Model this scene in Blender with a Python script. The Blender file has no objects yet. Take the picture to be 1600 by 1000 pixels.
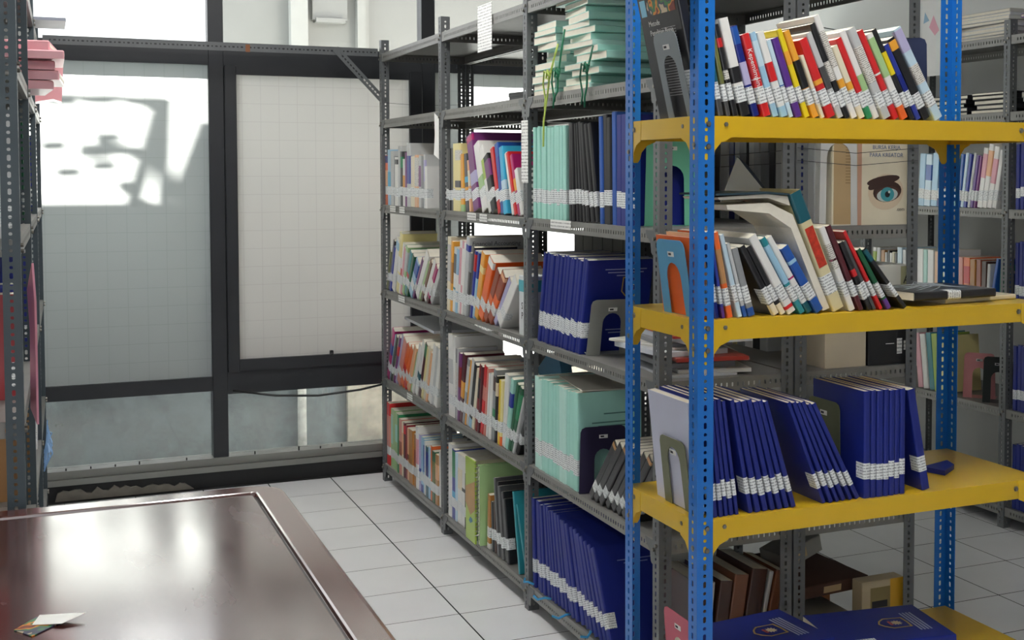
import bpy, math, random
from mathutils import Vector, Matrix
R = math.radians
rnd = random.Random(7)
scene = bpy.context.scene
COL = scene.collection

# ------------------------------------------------------------------ camera, world, sun, exposure
cd = bpy.data.cameras.new('camera')
cam = bpy.data.objects.new('camera', cd); COL.objects.link(cam)
cam.location = (0, 0, 1.49)
cam.rotation_euler = (R(90 - 2.624), 0, R(-24.231))
cd.sensor_width = 36.0; cd.lens = 1962.2 * 36 / 1600
cd.shift_x = -152.16 / 1600; cd.shift_y = -138.1 / 1600
cd.clip_start = 0.05
scene.camera = cam
scene.view_settings.view_transform = 'Standard'
scene.view_settings.look = 'None'
scene.view_settings.gamma = 1.0
scene.view_settings.use_curve_mapping = False
scene.view_settings.exposure = 0.0
scene.cycles.max_bounces = 8
scene.cycles.diffuse_bounces = 4
scene.cycles.glossy_bounces = 4
scene.cycles.transparent_max_bounces = 16
scene.cycles.caustics_reflective = False
scene.cycles.caustics_refractive = False

W = bpy.data.worlds.new('sky'); scene.world = W; W.use_nodes = True
bg = W.node_tree.nodes['Background']
bg.inputs['Color'].default_value = (0.95, 0.975, 1.0, 1); bg.inputs['Strength'].default_value = 2.3

SUN_DIR = Vector((0.85, -0.35, -0.40)).normalized()      # the way the light travels: in through the window wall, from the left
sl = bpy.data.lights.new('sun', 'SUN'); sl.energy = 180.0; sl.angle = R(.7); sl.color = (1, .965, .9)
so = bpy.data.objects.new('sun', sl); COL.objects.link(so)
so.rotation_euler = SUN_DIR.to_track_quat('-Z', 'Y').to_euler()
so.location = (-6, 12, 9)

LAMP_POWER = 32.0         # emission of the ceiling tubes

# ------------------------------------------------------------------ helpers
def lin(h):
    h = h.lstrip('#'); o = []
    for i in (0, 2, 4):
        c = int(h[i:i+2], 16) / 255
        o.append(c / 12.92 if c <= .04045 else ((c + .055) / 1.055) ** 2.4)
    return (*o, 1)
MATS = {}
def mat(hexc, rough=.45, metal=0.0, coat=0.0, var=.10, scale=9.0, bump=0.0, key=None):
    k = (hexc, rough, metal, coat, var, scale, bump)
    if k in MATS: return MATS[k]
    m = bpy.data.materials.new('paint_' + hexc.lstrip('#')); m.use_nodes = True
    nt = m.node_tree; b = nt.nodes['Principled BSDF']
    b.inputs['Roughness'].default_value = rough; b.inputs['Metallic'].default_value = metal
    b.inputs['Coat Weight'].default_value = coat; b.inputs['Coat Roughness'].default_value = .12
    c = lin(hexc); b.inputs['Base Color'].default_value = c
    if var > 0 or bump > 0:
        tc = nt.nodes.new('ShaderNodeTexCoord'); n = nt.nodes.new('ShaderNodeTexNoise')
        n.inputs['Scale'].default_value = scale; n.inputs['Detail'].default_value = 5
        nt.links.new(tc.outputs['Object'], n.inputs['Vector'])
        mx = nt.nodes.new('ShaderNodeMix'); mx.data_type = 'RGBA'
        mx.inputs[6].default_value = tuple(x * (1 - var * 1.6) for x in c[:3]) + (1,)
        mx.inputs[7].default_value = tuple(min(1, x * (1 + var)) for x in c[:3]) + (1,)
        nt.links.new(n.outputs['Fac'], mx.inputs[0]); nt.links.new(mx.outputs[2], b.inputs['Base Color'])
        if bump > 0:
            bp = nt.nodes.new('ShaderNodeBump'); bp.inputs['Strength'].default_value = bump; bp.inputs['Distance'].default_value = .004
            nt.links.new(n.outputs['Fac'], bp.inputs['Height']); nt.links.new(bp.outputs['Normal'], b.inputs['Normal'])
    MATS[k] = m; return m

class MB:
    def __init__(s): s.v = []; s.f = []; s.m = []
    def add(s, vs, fs, mi=0):
        o = len(s.v); s.v += [tuple(p) for p in vs]; s.f += [tuple(i + o for i in f) for f in fs]; s.m += [mi] * len(fs)
    def box(s, x0, y0, z0, x1, y1, z1, mi=0, M=None):
        vs = [Vector(p) for p in ((x0,y0,z0),(x1,y0,z0),(x1,y1,z0),(x0,y1,z0),(x0,y0,z1),(x1,y0,z1),(x1,y1,z1),(x0,y1,z1))]
        if M: vs = [M @ p for p in vs]
        s.add(vs, [(0,3,2,1),(4,5,6,7),(0,1,5,4),(1,2,6,5),(2,3,7,6),(3,0,4,7)], mi)
    def bevbox(s, x0, y0, z0, x1, y1, z1, b, mi=0, M=None):
        # box with chamfered vertical and top edges
        P = lambda e: [(x0+e,y0),(x1-e,y0),(x1,y0+e),(x1,y1-e),(x1-e,y1),(x0+e,y1),(x0,y1-e),(x0,y0+e)]
        q = [(*p, z0) for p in P(b)] + [(*p, z1-b) for p in P(b)]
        q += [(min(max(px, x0+b), x1-b), min(max(py, y0+b), y1-b), z1) for px, py in P(b)]
        vs = [Vector(p) for p in q]
        if M: vs = [M @ p for p in vs]
        fs = [tuple(range(7, -1, -1)), tuple(range(16, 24))]
        for r in (0, 8):
            for i in range(8): fs.append((r+i, r+(i+1)%8, r+8+(i+1)%8, r+8+i))
        s.add(vs, fs, mi)
    def prism(s, pts, a, b, axis='z', mi=0, M=None):
        n = len(pts)
        def P(p, h): return {'z': (p[0], p[1], h), 'y': (p[0], h, p[1]), 'x': (h, p[0], p[1])}[axis]
        vs = [Vector(P(p, a)) for p in pts] + [Vector(P(p, b)) for p in pts]
        if M: vs = [M @ p for p in vs]
        s.add(vs, [tuple(range(n-1, -1, -1)), tuple(range(n, 2*n))] + [(i, (i+1)%n, n+(i+1)%n, n+i) for i in range(n)], mi)
    def tube(s, path, r, n=6, mi=0, close=True):
        path = [Vector(p) for p in path]; rings = []
        for i, p in enumerate(path):
            t = (path[min(i+1, len(path)-1)] - path[max(i-1, 0)]).normalized()
            a = t.orthogonal().normalized() if i == 0 else (rings[-1][1] - t * rings[-1][1].dot(t)).normalized()
            rings.append((p, a, t.cross(a)))
        vs = []; fs = []
        for p, a, b in rings:
            for k in range(n):
                w = 2*math.pi*k/n; vs.append(p + a*math.cos(w)*r + b*math.sin(w)*r)
        for i in range(len(path)-1):
            for k in range(n): fs.append((i*n+k, i*n+(k+1)%n, (i+1)*n+(k+1)%n, (i+1)*n+k))
        if close: fs += [tuple(range(n-1, -1, -1)), tuple(range(len(vs)-n, len(vs)))]
        s.add(vs, fs, mi)
    def perf(s, O, U, V, N, w, holes, L, t, mi=0):
        """flat strip from O, width w along U, length L along V, thickness t along N, with holes (v, half width, half length, cell length)"""
        O, U, V, N = Vector(O), Vector(U), Vector(V), Vector(N)
        P = lambda u, v, k: O + U*u + V*v + N*(t*k)
        pos = 0.0
        def solid(a, b):
            if b - a < 1e-5: return
            vs = [P(u, v, k) for k in (0, 1) for u, v in ((0,a),(w,a),(w,b),(0,b))]
            s.add(vs, [(3,2,1,0),(4,5,6,7),(0,1,5,4),(1,2,6,5),(2,3,7,6),(3,0,4,7)], mi)
        for (vc, hw, hl, cl) in holes:
            a, b = vc - cl/2, vc + cl/2
            solid(pos, a); pos = b
            uc = w/2; c = min(hw, hl)*.55
            o8 = [(uc-hw+c, vc-hl),(uc+hw-c, vc-hl),(uc+hw, vc-hl+c),(uc+hw, vc+hl-c),(uc+hw-c, vc+hl),(uc-hw+c, vc+hl),(uc-hw, vc+hl-c),(uc-hw, vc-hl+c)]
            q4 = [(0,a),(w,a),(w,b),(0,b)]
            vs = [P(u, v, k) for k in (0, 1) for u, v in q4 + o8]
            top = [(0,1,5,4),(1,6,5),(1,2,7,6),(2,8,7),(2,3,9,8),(3,10,9),(3,0,11,10),(0,4,11)]
            fs = [tuple(reversed(f)) for f in top] + [tuple(i+12 for i in f) for f in top]
            fs += [(4+i, 4+(i+1)%8, 16+(i+1)%8, 16+i) for i in range(8)]
            fs += [(0,12,13,1),(1,13,14,2),(2,14,15,3),(3,15,12,0)]
            s.add(vs, fs, mi)
        solid(pos, L)
    def mesh(s, name):
        me = bpy.data.meshes.new(name); me.from_pydata(s.v, [], s.f)
        if any(s.m): me.polygons.foreach_set('material_index', s.m)
        me.update(); return me
    def build(s, name, mats, parent=None, loc=(0,0,0), rot=(0,0,0), smooth=False):
        return link(name, s.mesh(name), mats, parent, loc, rot, smooth)

def link(name, me, mats, parent=None, loc=(0,0,0), rot=(0,0,0), smooth=False):
    if not isinstance(mats, (list, tuple)): mats = [mats]
    if not me.materials:
        for m in mats: me.materials.append(m)
    o = bpy.data.objects.new(name, me); COL.objects.link(o)
    if any(me.materials[i] is not m for i, m in enumerate(mats)):
        for i, m in enumerate(mats): o.material_slots[i].link = 'OBJECT'; o.material_slots[i].material = m
    o.location = loc; o.rotation_euler = rot
    if smooth: me.polygons.foreach_set('use_smooth', [True]*len(me.polygons))
    if parent: o.parent = parent
    return o
def tag(o, label=None, cat=None, group=None, kind=None):
    if label: o['label'] = label
    if cat: o['category'] = cat
    if group: o['group'] = group
    if kind: o['kind'] = kind
    return o
def empty(name, loc=(0,0,0), rot=(0,0,0), label=None, cat=None, group=None, kind=None, parent=None):
    o = bpy.data.objects.new(name, None); COL.objects.link(o); o.empty_display_size = .05
    o.location = loc; o.rotation_euler = rot
    if parent: o.parent = parent
    return tag(o, label, cat, group, kind)
def text(body, size, m, parent, loc, rot, name='printed_words', align='LEFT', ext=.0002):
    cu = bpy.data.curves.new('t', 'FONT'); cu.body = body; cu.size = size; cu.align_x = align; cu.extrude = ext; cu.resolution_u = 2
    to = bpy.data.objects.new('t', cu); COL.objects.link(to)
    me = bpy.data.meshes.new_from_object(to.evaluated_get(bpy.context.evaluated_depsgraph_get()))
    bpy.data.objects.remove(to); bpy.data.curves.remove(cu)
    me.materials.clear()
    return link(name, me, m, parent, loc, rot)

# ------------------------------------------------------------------ materials
def nodes_of(name):
    m = bpy.data.materials.new(name); m.use_nodes = True
    return m, m.node_tree, m.node_tree.nodes['Principled BSDF']
GREY = mat('#66696b', .42, .15, 0, .14, 14)
GREY_LIP = mat('#807f7b', .40, .15, 0, .12, 14)
BLUE = mat('#1a70c6', .32, .05, .2, .05, 20)
YELLOW = mat('#d8b01f', .30, 0, .25, .05, 12)
STEEL = mat('#8d8a82', .35, .8, 0, .1, 30)
BLACKP = mat('#2b2c2e', .35, .2, 0, .10, 8)
PAPER = mat('#e9e3d3', .8, 0, 0, .07, 60)
WHITE = mat('#ecece8', .6, 0, 0, .04, 20)
INKW = mat('#e8e8e6', .6, 0, 0, 0)
INKB = mat('#26262a', .6, 0, 0, 0)

def label_mat(name, base, ink, sz):
    m, nt, b = nodes_of(name); b.inputs['Roughness'].default_value = .35
    tc = nt.nodes.new('ShaderNodeTexCoord'); sp = nt.nodes.new('ShaderNodeSeparateXYZ'); nt.links.new(tc.outputs['Object'], sp.inputs[0])
    w = nt.nodes.new('ShaderNodeMath'); w.operation = 'MULTIPLY'; w.inputs[1].default_value = sz; nt.links.new(sp.outputs[2], w.inputs[0])
    fr = nt.nodes.new('ShaderNodeMath'); fr.operation = 'FRACT'; nt.links.new(w.outputs[0], fr.inputs[0])
    lt = nt.nodes.new('ShaderNodeMath'); lt.operation = 'LESS_THAN'; lt.inputs[1].default_value = .42; nt.links.new(fr.outputs[0], lt.inputs[0])
    mp = nt.nodes.new('ShaderNodeMapping'); mp.inputs['Scale'].default_value = (260, 260, sz); nt.links.new(tc.outputs['Object'], mp.inputs[0])
    no = nt.nodes.new('ShaderNodeTexNoise'); no.inputs['Scale'].default_value = 1.0; nt.links.new(mp.outputs[0], no.inputs['Vector'])
    gt = nt.nodes.new('ShaderNodeMath'); gt.operation = 'GREATER_THAN'; gt.inputs[1].default_value = .46; nt.links.new(no.outputs['Fac'], gt.inputs[0])
    mu = nt.nodes.new('ShaderNodeMath'); mu.operation = 'MULTIPLY'; nt.links.new(lt.outputs[0], mu.inputs[0]); nt.links.new(gt.outputs[0], mu.inputs[1])
    mx = nt.nodes.new('ShaderNodeMix'); mx.data_type = 'RGBA'; mx.inputs[6].default_value = lin(base); mx.inputs[7].default_value = lin(ink)
    nt.links.new(mu.outputs[0], mx.inputs[0]); nt.links.new(mx.outputs[2], b.inputs['Base Color'])
    return m
LABEL = label_mat('spine_label_print', '#e9ecec', '#a2a6a8', 150)
LABELS_SMALL = label_mat('shelf_label_print', '#efefec', '#a8a8a6', 90)
TITLE_D = label_mat('title_print_dark', '#dcd9d2', '#8d8982', 230)

def brochure_mat():
    m, nt, b = nodes_of('colour_print'); b.inputs['Roughness'].default_value = .3
    tc = nt.nodes.new('ShaderNodeTexCoord'); v = nt.nodes.new('ShaderNodeTexNoise'); v.inputs['Scale'].default_value = 22
    nt.links.new(tc.outputs['Object'], v.inputs['Vector']); cr = nt.nodes.new('ShaderNodeValToRGB')
    cr.color_ramp.interpolation = 'CONSTANT'
    el = cr.color_ramp.elements; el[0].color = lin('#7a2e22'); el[1].position = .42; el[1].color = lin('#d8862e')
    for p, c in ((.48, '#3a7a4a'), (.54, '#3c3f58'), (.6, '#c9b79a')):
        e = el.new(p); e.color = lin(c)
    nt.links.new(v.outputs['Fac'], cr.inputs[0]); nt.links.new(cr.outputs[0], b.inputs['Base Color']); return m
PRINT = brochure_mat()

def tile_mat():
    m, nt, b = nodes_of('white_ceramic'); b.inputs['Roughness'].default_value = .22
    tc = nt.nodes.new('ShaderNodeTexCoord'); n = nt.nodes.new('ShaderNodeTexNoise'); n.inputs['Scale'].default_value = 3; n.inputs['Detail'].default_value = 6
    ob = nt.nodes.new('ShaderNodeObjectInfo'); ad = nt.nodes.new('ShaderNodeVectorMath'); ad.operation = 'ADD'
    cx = nt.nodes.new('ShaderNodeCombineXYZ'); nt.links.new(ob.outputs['Random'], cx.inputs[0]); nt.links.new(ob.outputs['Random'], cx.inputs[1])
    sc = nt.nodes.new('ShaderNodeVectorMath'); sc.operation = 'SCALE'; sc.inputs[3].default_value = 40; nt.links.new(cx.outputs[0], sc.inputs[0])
    nt.links.new(tc.outputs['Object'], ad.inputs[0]); nt.links.new(sc.outputs[0], ad.inputs[1]); nt.links.new(ad.outputs[0], n.inputs['Vector'])
    cr = nt.nodes.new('ShaderNodeValToRGB'); cr.color_ramp.elements[0].position = .2; cr.color_ramp.elements[0].color = lin('#e0e0e2'); cr.color_ramp.elements[1].position = .9; cr.color_ramp.elements[1].color = lin('#ececee')
    nt.links.new(n.outputs['Fac'], cr.inputs[0]); nt.links.new(cr.outputs[0], b.inputs['Base Color'])
    n2 = nt.nodes.new('ShaderNodeMapRange'); n2.inputs[3].default_value = .24; n2.inputs[4].default_value = .28; nt.links.new(n.outputs['Fac'], n2.inputs[0]); nt.links.new(n2.outputs[0], b.inputs['Roughness'])
    return m
TILE = tile_mat()
GROUT = mat('#232325', .9, 0, 0, .2, 30)

def wood_mat(name, c1, c2, r0, r1):
    m, nt, b = nodes_of(name)
    tc = nt.nodes.new('ShaderNodeTexCoord'); mp = nt.nodes.new('ShaderNodeMapping'); mp.inputs['Scale'].default_value = (3.5, 1.1, 3); nt.links.new(tc.outputs['Object'], mp.inputs[0])
    n = nt.nodes.new('ShaderNodeTexNoise'); n.inputs['Scale'].default_value = 2.2; n.inputs['Detail'].default_value = 7; nt.links.new(mp.outputs[0], n.inputs['Vector'])
    mx = nt.nodes.new('ShaderNodeMix'); mx.data_type = 'RGBA'; mx.inputs[6].default_value = lin(c1); mx.inputs[7].default_value = lin(c2)
    nt.links.new(n.outputs['Fac'], mx.inputs[0]); nt.links.new(mx.outputs[2], b.inputs['Base Color'])
    mr = nt.nodes.new('ShaderNodeMapRange'); mr.inputs[1].default_value = .3; mr.inputs[2].default_value = .7; mr.inputs[3].default_value = r0; mr.inputs[4].default_value = r1
    nt.links.new(n.outputs['Fac'], mr.inputs[0]); nt.links.new(mr.outputs[0], b.inputs['Roughness'])
    b.inputs['IOR'].default_value = 1.7; b.inputs['Coat Weight'].default_value = 1; b.inputs['Coat Roughness'].default_value = .13; b.inputs['Coat IOR'].default_value = 2.1
    return m
WOOD = wood_mat('lacquered_dark_wood', '#3a1512', '#4e2019', .10, .32)
WOOD2 = wood_mat('lacquered_border_wood', '#4a1c17', '#5e2c24', .08, .22)

def pane_mat(name, tint, grid, seed):
    """frosted film on glass with a faint square grid: passes light scattered"""
    m, nt, b = nodes_of(name); out = nt.nodes['Material Output']; nt.nodes.remove(b)
    tc = nt.nodes.new('ShaderNodeTexCoord'); sp = nt.nodes.new('ShaderNodeSeparateXYZ'); nt.links.new(tc.outputs['Object'], sp.inputs[0])
    cb = nt.nodes.new('ShaderNodeCombineXYZ'); nt.links.new(sp.outputs[0], cb.inputs[0]); nt.links.new(sp.outputs[2], cb.inputs[1])
    br = nt.nodes.new('ShaderNodeTexBrick'); br.offset = 0; br.squash = 1
    for k, v in (('Scale', 1), ('Mortar Size', .0016), ('Mortar Smooth', .6), ('Brick Width', grid), ('Row Height', grid)): br.inputs[k].default_value = v
    c = lin(tint); br.inputs['Color1'].default_value = c; br.inputs['Color2'].default_value = c
    br.inputs['Mortar'].default_value = tuple(x*.86 for x in c[:3]) + (1,)
    nt.links.new(cb.outputs[0], br.inputs['Vector'])
    n = nt.nodes.new('ShaderNodeTexNoise'); n.inputs['Scale'].default_value = 1.6; n.inputs['Detail'].default_value = 4; nt.links.new(tc.outputs['Object'], n.inputs['Vector'])
    mr = nt.nodes.new('ShaderNodeMapRange'); mr.inputs[1].default_value = .3; mr.inputs[2].default_value = .7; mr.inputs[3].default_value = .93; mr.inputs[4].default_value = 1.0; nt.links.new(n.outputs['Fac'], mr.inputs[0])
    sc = nt.nodes.new('ShaderNodeVectorMath'); sc.operation = 'SCALE'; nt.links.new(br.outputs['Color'], sc.inputs[0]); nt.links.new(mr.outputs[0], sc.inputs[3])
    tr = nt.nodes.new('ShaderNodeBsdfTranslucent'); nt.links.new(sc.outputs[0], tr.inputs['Color'])
    df = nt.nodes.new('ShaderNodeBsdfDiffuse'); nt.links.new(sc.outputs[0], df.inputs['Color'])
    gl = nt.nodes.new('ShaderNodeBsdfGlossy'); gl.inputs['Roughness'].default_value = .25
    m1 = nt.nodes.new('ShaderNodeMixShader'); m1.inputs[0].default_value = .25; nt.links.new(tr.outputs[0], m1.inputs[1]); nt.links.new(df.outputs[0], m1.inputs[2])
    m2 = nt.nodes.new('ShaderNodeMixShader'); m2.inputs[0].default_value = .04; nt.links.new(m1.outputs[0], m2.inputs[1]); nt.links.new(gl.outputs[0], m2.inputs[2])
    nt.links.new(m2.outputs[0], out.inputs['Surface']); return m
FROST = pane_mat('frosted_film_grey', '#909393', .087, 1)
FROST_W = pane_mat('frosted_film_warm', '#b2aeaa', .087, 2)
def clear_mat(name, dirt):
    m, nt, b = nodes_of(name); out = nt.nodes['Material Output']; nt.nodes.remove(b)
    t = nt.nodes.new('ShaderNodeBsdfTransparent'); t.inputs[0].default_value = (.95, .955, .95, 1)
    g = nt.nodes.new('ShaderNodeBsdfGlossy'); g.inputs['Roughness'].default_value = .02
    m1 = nt.nodes.new('ShaderNodeMixShader'); m1.inputs[0].default_value = .05; nt.links.new(t.outputs[0], m1.inputs[1]); nt.links.new(g.outputs[0], m1.inputs[2])
    if dirt:
        tc = nt.nodes.new('ShaderNodeTexCoord'); n = nt.nodes.new('ShaderNodeTexNoise'); n.inputs['Scale'].default_value = 5; n.inputs['Detail'].default_value = 8; n.inputs['Roughness'].default_value = .7
        nt.links.new(tc.outputs['Object'], n.inputs['Vector'])
        mr = nt.nodes.new('ShaderNodeMapRange'); mr.inputs[1].default_value = .45; mr.inputs[2].default_value = .8; mr.inputs[3].default_value = .10; mr.inputs[4].default_value = dirt; nt.links.new(n.outputs['Fac'], mr.inputs[0])
        d = nt.nodes.new('ShaderNodeBsdfDiffuse'); d.inputs[0].default_value = lin('#b9bcb8')
        m2 = nt.nodes.new('ShaderNodeMixShader'); nt.links.new(mr.outputs[0], m2.inputs[0]); nt.links.new(m1.outputs[0], m2.inputs[1]); nt.links.new(d.outputs[0], m2.inputs[2]); m1 = m2
    nt.links.new(m1.outputs[0], out.inputs['Surface']); return m
CLEAR = clear_mat('clear_glass', 0)
DIRTY = clear_mat('dusty_clear_glass', .5)
CEMENT = mat('#7d8587', .9, 0, 0, .08, 5, .5)
CREAMW = mat('#b5aea0', .9, 0, 0, .10, 4, .4)
FACADE = mat('#8d8d8b', .9, 0, 0, .08, 3, .3)
WALLM = mat('#d4d5d3', .85, 0, 0, .05, 3)

# ------------------------------------------------------------------ room shell
S = .30006; TX, TY = 1.2585, 5.5358
fl = empty('floor', kind='structure')
g = MB(); g.box(-3.2, -3, -.06, 4.2, 6.30, -.0007); g.build('grout_bed', GROUT, fl)
tm = MB(); tm.bevbox(.0026, .0026, -.006, S-.0026, S-.0026, 0, .0006); tme = tm.mesh('floor_tile')
rest = MB()
for i in range(-15, 10):
    for j in range(-29, 3):
        x, y = TX + i*S, TY + j*S
        if x + S > 4.18 or y + S > 6.32 or x < -3.2 or y < -3: continue
        if x > .25 and 1.75 < y: link('floor_tile', tme, TILE, fl, (x, y, 0))
        else: rest.box(x+.0012, y+.0012, -.006, x+S-.0012, y+S-.0012, 0)
o = rest.build('floor_tile_remainder', TILE, fl); o['kind'] = 'stuff'
g = MB(); g.box(-3.3, -3.1, 3.10, 4.22, 6.4, 3.2); tag(g.build('ceiling', WALLM), kind='structure')
g = MB(); g.box(-4.5, 6.4, 3.10, 5.5, 7.12, 3.2); tag(g.build('sun_stop_overhang', WALLM), kind='structure')  # unseen overhang added to keep the sun out of the upper panes
g = MB(); g.box(4.12, -3, 0, 4.22, 6.4, 3.1); tag(g.build('wall_right', WALLM), kind='structure')
g = MB(); g.box(-3.3, -3, 0, -3.2, 6.4, 3.1); tag(g.build('wall_left', WALLM), kind='structure')
g = MB()
g.box(-3.2, -3.1, 0, 4.12, -3, .9); g.box(-3.2, -3.1, 2.7, 4.12, -3, 3.1)
for x in (-3.2, -1.5): g.box(x, -3.1, .9, x+.22, -3, 2.7)
g.box(.4, -3.1, .9, 4.12, -3, 2.7)
tag(g.build('wall_back', WALLM), kind='structure')

g = MB(); g.box(-3.3, 6.2, 0, -1.347, 6.35, 3.1); tag(g.build('wall_front', WALLM), kind='structure')
# window wall: four bays of dark metal framing
YW = 6.2
XM = [-1.347, -.317, .717, 1.752, 2.787, 3.822]
FB = mat('#34363a', .38, .25, 0, .15, 6)
FRAME_L = mat('#8b8c88', .4, .3, 0, .12, 7)
for k in range(5):
    x0, x1 = XM[k] + .070, XM[k+1]
    if k == 4: x1 = 4.12
    w = empty('window_%d' % (k+1), kind='structure')
    q = MB(); q.bevbox(XM[k], YW, .13, x0, YW+.09, 3.1, .003); q.build('mullion', FB, w)
    if k < 4:
        q = MB(); q.box(x0, YW+.005, 2.005, x1, YW+.085, 2.10); q.build('upper_transom', FB, w)
    else:
        q = MB(); q.box(x0, YW+.005, 2.005, x1, YW+.085, 2.10); q.build('upper_transom', FB, w)
    q = MB(); q.box(x0, YW+.005, .455 if k != 2 else .435, x1, YW+.08, .522 if k != 2 else .545); q.build('lower_transom', FB, w)
    q = MB(); q.box(XM[k], YW-.028, .085, x1, YW+.10, .10); q.box(XM[k], YW-.012, .10, x1, YW+.10, .135); q.box(XM[k], YW-.03, .072, x1, YW-.018, .10); q.build('sill', FRAME_L, w)
    q = MB(); q.box(XM[k], YW-.022, 0, x1, YW+.12, .072); q.build('kerb', mat('#1d1e20', .55, 0, 0, .2, 20), w)
    q = MB(); q.box(x0, YW+.040, 2.10, x1, YW+.046, 3.1); q.build('upper_pane', CLEAR, w)
    q = MB(); q.box(x0, YW+.066, .135, x1, YW+.072, .46); q.build('lower_pane', DIRTY, w)
    if k > 3:
        q = MB(); q.box(x0, YW+.02, .135, x1, YW+.06, 2.005); q.build('light_stop_panel', WALLM, w)  # solid infill added to cut the daylight reaching the right side
    elif k == 2 or k == 0:
        a, b = x0, x1
        q = MB()                                        # opening casement set in the bay
        q.bevbox(a, YW-.012, .545, a+.056, YW+.05, 2.005, .004); q.bevbox(b-.066, YW-.012, .545, b, YW+.05, 2.005, .004)
        q.box(a+.056, YW-.010, .545, b-.066, YW+.05, .600); q.box(a+.056, YW-.010, 1.962, b-.066, YW+.05, 2.005)
        cf = q.build('casement_frame', FB, w)
        q = MB(); q.box(a+.056, YW+.012, .600, b-.066, YW+.018, 1.962); q.build('glass_pane', CLEAR, w)
        q = MB(); q.add([(a+.056, YW+.0105, .600), (b-.066, YW+.0105, .600), (b-.066, YW+.0105, 1.962), (a+.056, YW+.0105, 1.962)], [(0,1,2,3)]); q.build('frosted_film', FROST_W, w)
        q = MB(); q.bevbox((a+b)/2-.0, YW-.03, .598, (a+b)/2+.018, YW-.010, .622, .003); q.box((a+b)/2+.002, YW-.045, .602, (a+b)/2+.012, YW-.028, .61); q.build('casement_latch', BLACKP, cf)
    else:
        q = MB(); q.box(x0, YW+.030, .522, x1, YW+.036, 2.005); q.build('glass_pane', CLEAR, w)
        q = MB(); q.add([(x0, YW+.0285, .522), (x1, YW+.0285, .522), (x1, YW+.0285, 2.005), (x0, YW+.0285, 2.005)], [(0,1,2,3)]); q.build('frosted_film', FROST, w)
q = MB()
for i in range(40):                                      # screw stubs standing along the sill
    x = -.25 + i*.105
    if rnd.random() < .6 and x < 1.7: q.box(x, YW-.002, .135, x+.006, YW+.004, .135 + rnd.uniform(.01, .022))
o = q.build('trim_1', BLACKP); o['kind'] = 'structure'
rq = random.Random(3); pts = [(.02, .004)]                # broken mortar along the left foot of the sill
for k in range(24): pts.append((.03 + k*.024, rq.uniform(.035, .068) * (1 - k*.018)))
pts += [(.62, .004)]
q = MB(); q.prism(pts, YW-.040, YW-.0225, 'y'); o = q.build('trim_2', mat('#77736a', .9, 0, 0, .3, 20, .4)); o['kind'] = 'structure'

# outside the window
q = MB(); q.box(-8, 6.36, -.5, 8, 20, -.35); tag(q.build('yard_ground', CEMENT), kind='structure')
q = MB(); q.box(-6, 7.6, -.35, 1.66, 7.75, .62); tag(q.build('yard_wall', CEMENT), kind='structure')
q = MB(); q.box(1.66, 7.56, -.35, 7, 7.75, .62); tag(q.build('yard_panel', CREAMW), kind='structure')
q = MB(); q.tube([(1.385, 7.56, -.35), (1.385, 7.56, .2), (1.385, 7.56, .66)], .027, 10)
tag(q.build('drain_pipe', mat('#e6e4dc', .5), smooth=True), 'white drain pipe standing against the cement wall outside', 'pipe')
nb = empty('neighbour_building', (0, 9.2, 0), label='pale plastered building with ledges seen through the upper window panes', cat='building')
q = MB(); q.box(1.15, 0, 0, 9, .3, 5.5); q.build('plaster_wall', FACADE, nb)
q = MB(); q.box(1.62, -.10, 2.2, 1.74, 0, 5.5); q.build('pilaster', mat('#aaaaa7', .9), nb)
q = MB(); q.box(2.10, -.08, 2.2, 2.16, 0, 5.5); q.box(2.14, -.05, 2.2, 2.19, 0, 5.5); q.build('pilaster', mat('#9c9c99', .9), nb)
q = MB(); q.box(1.74, -.12, 2.95, 2.10, 0, 3.1); q.box(1.74, -.16, 3.06, 2.10, 0, 3.10); q.build('ledge', FACADE, nb)
q = MB(); q.box(1.78, -.06, 2.60, 2.03, 0, 2.82); q.box(1.80, -.09, 2.78, 2.01, 0, 2.82); q.box(1.80, -.09, 2.58, 2.01, 0, 2.61); q.build('vent_moulding', FACADE, nb)
q = MB(); q.box(2.19, -.10, 2.93, 3.6, 0, 3.0); q.build('ledge', FACADE, nb)
q = MB(); q.box(1.15, -.06, 2.98, 1.62, 0, 3.06); q.build('ledge', mat('#8f908e', .9), nb)

# unseen sun screen, added and shaped for the shadows it casts on the panes
def back(xp, zp, t=1.0):
    k = t / -SUN_DIR.y
    return (xp - SUN_DIR.x*k, zp - SUN_DIR.z*k)
D_SCR = .95
def scr_box(qm, xa, za, xb, zb):
    (a, c), (b, d) = back(xa, za, D_SCR), back(xb, zb, D_SCR)
    qm.box(a, -.004, c, b, .004, d)
def scr_bar(qm, xa, za, xb, zb, w):
    (a, c), (b, d) = back(xa, za, D_SCR), back(xb, zb, D_SCR)
    v = Vector((b-a, d-c)).normalized(); n = Vector((-v.y, v.x)) * (w/2)
    qm.prism([(a-n.x, c-n.y), (b-n.x, d-n.y), (b+n.x, d+n.y), (a+n.x, c+n.y)], -.002, .002, 'y')
scr = empty('sun_screen', (0, YW + .03 + D_SCR, 0), label='pierced wall beyond the left end of the window', cat='wall')
q = MB()
scr_box(q, -1.6, -1.05, 1.79, 1.36); scr_box(q, .705, 1.36, 1.79, 2.2); scr_box(q, -1.6, 1.36, -.6, 2.2)
q.build('sun_block_panel', CEMENT, scr)
q = MB()
scr_bar(q, -.3, 1.845, .53, 1.835, .035); scr_bar(q, .525, 1.84, .505, 1.35, .07); scr_bar(q, .51, 1.84, .37, 1.35, .09); scr_bar(q, .74, 1.72, .60, 1.35, .16)
q.build('shadow_bars', BLACKP, scr)
q = MB()
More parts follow.
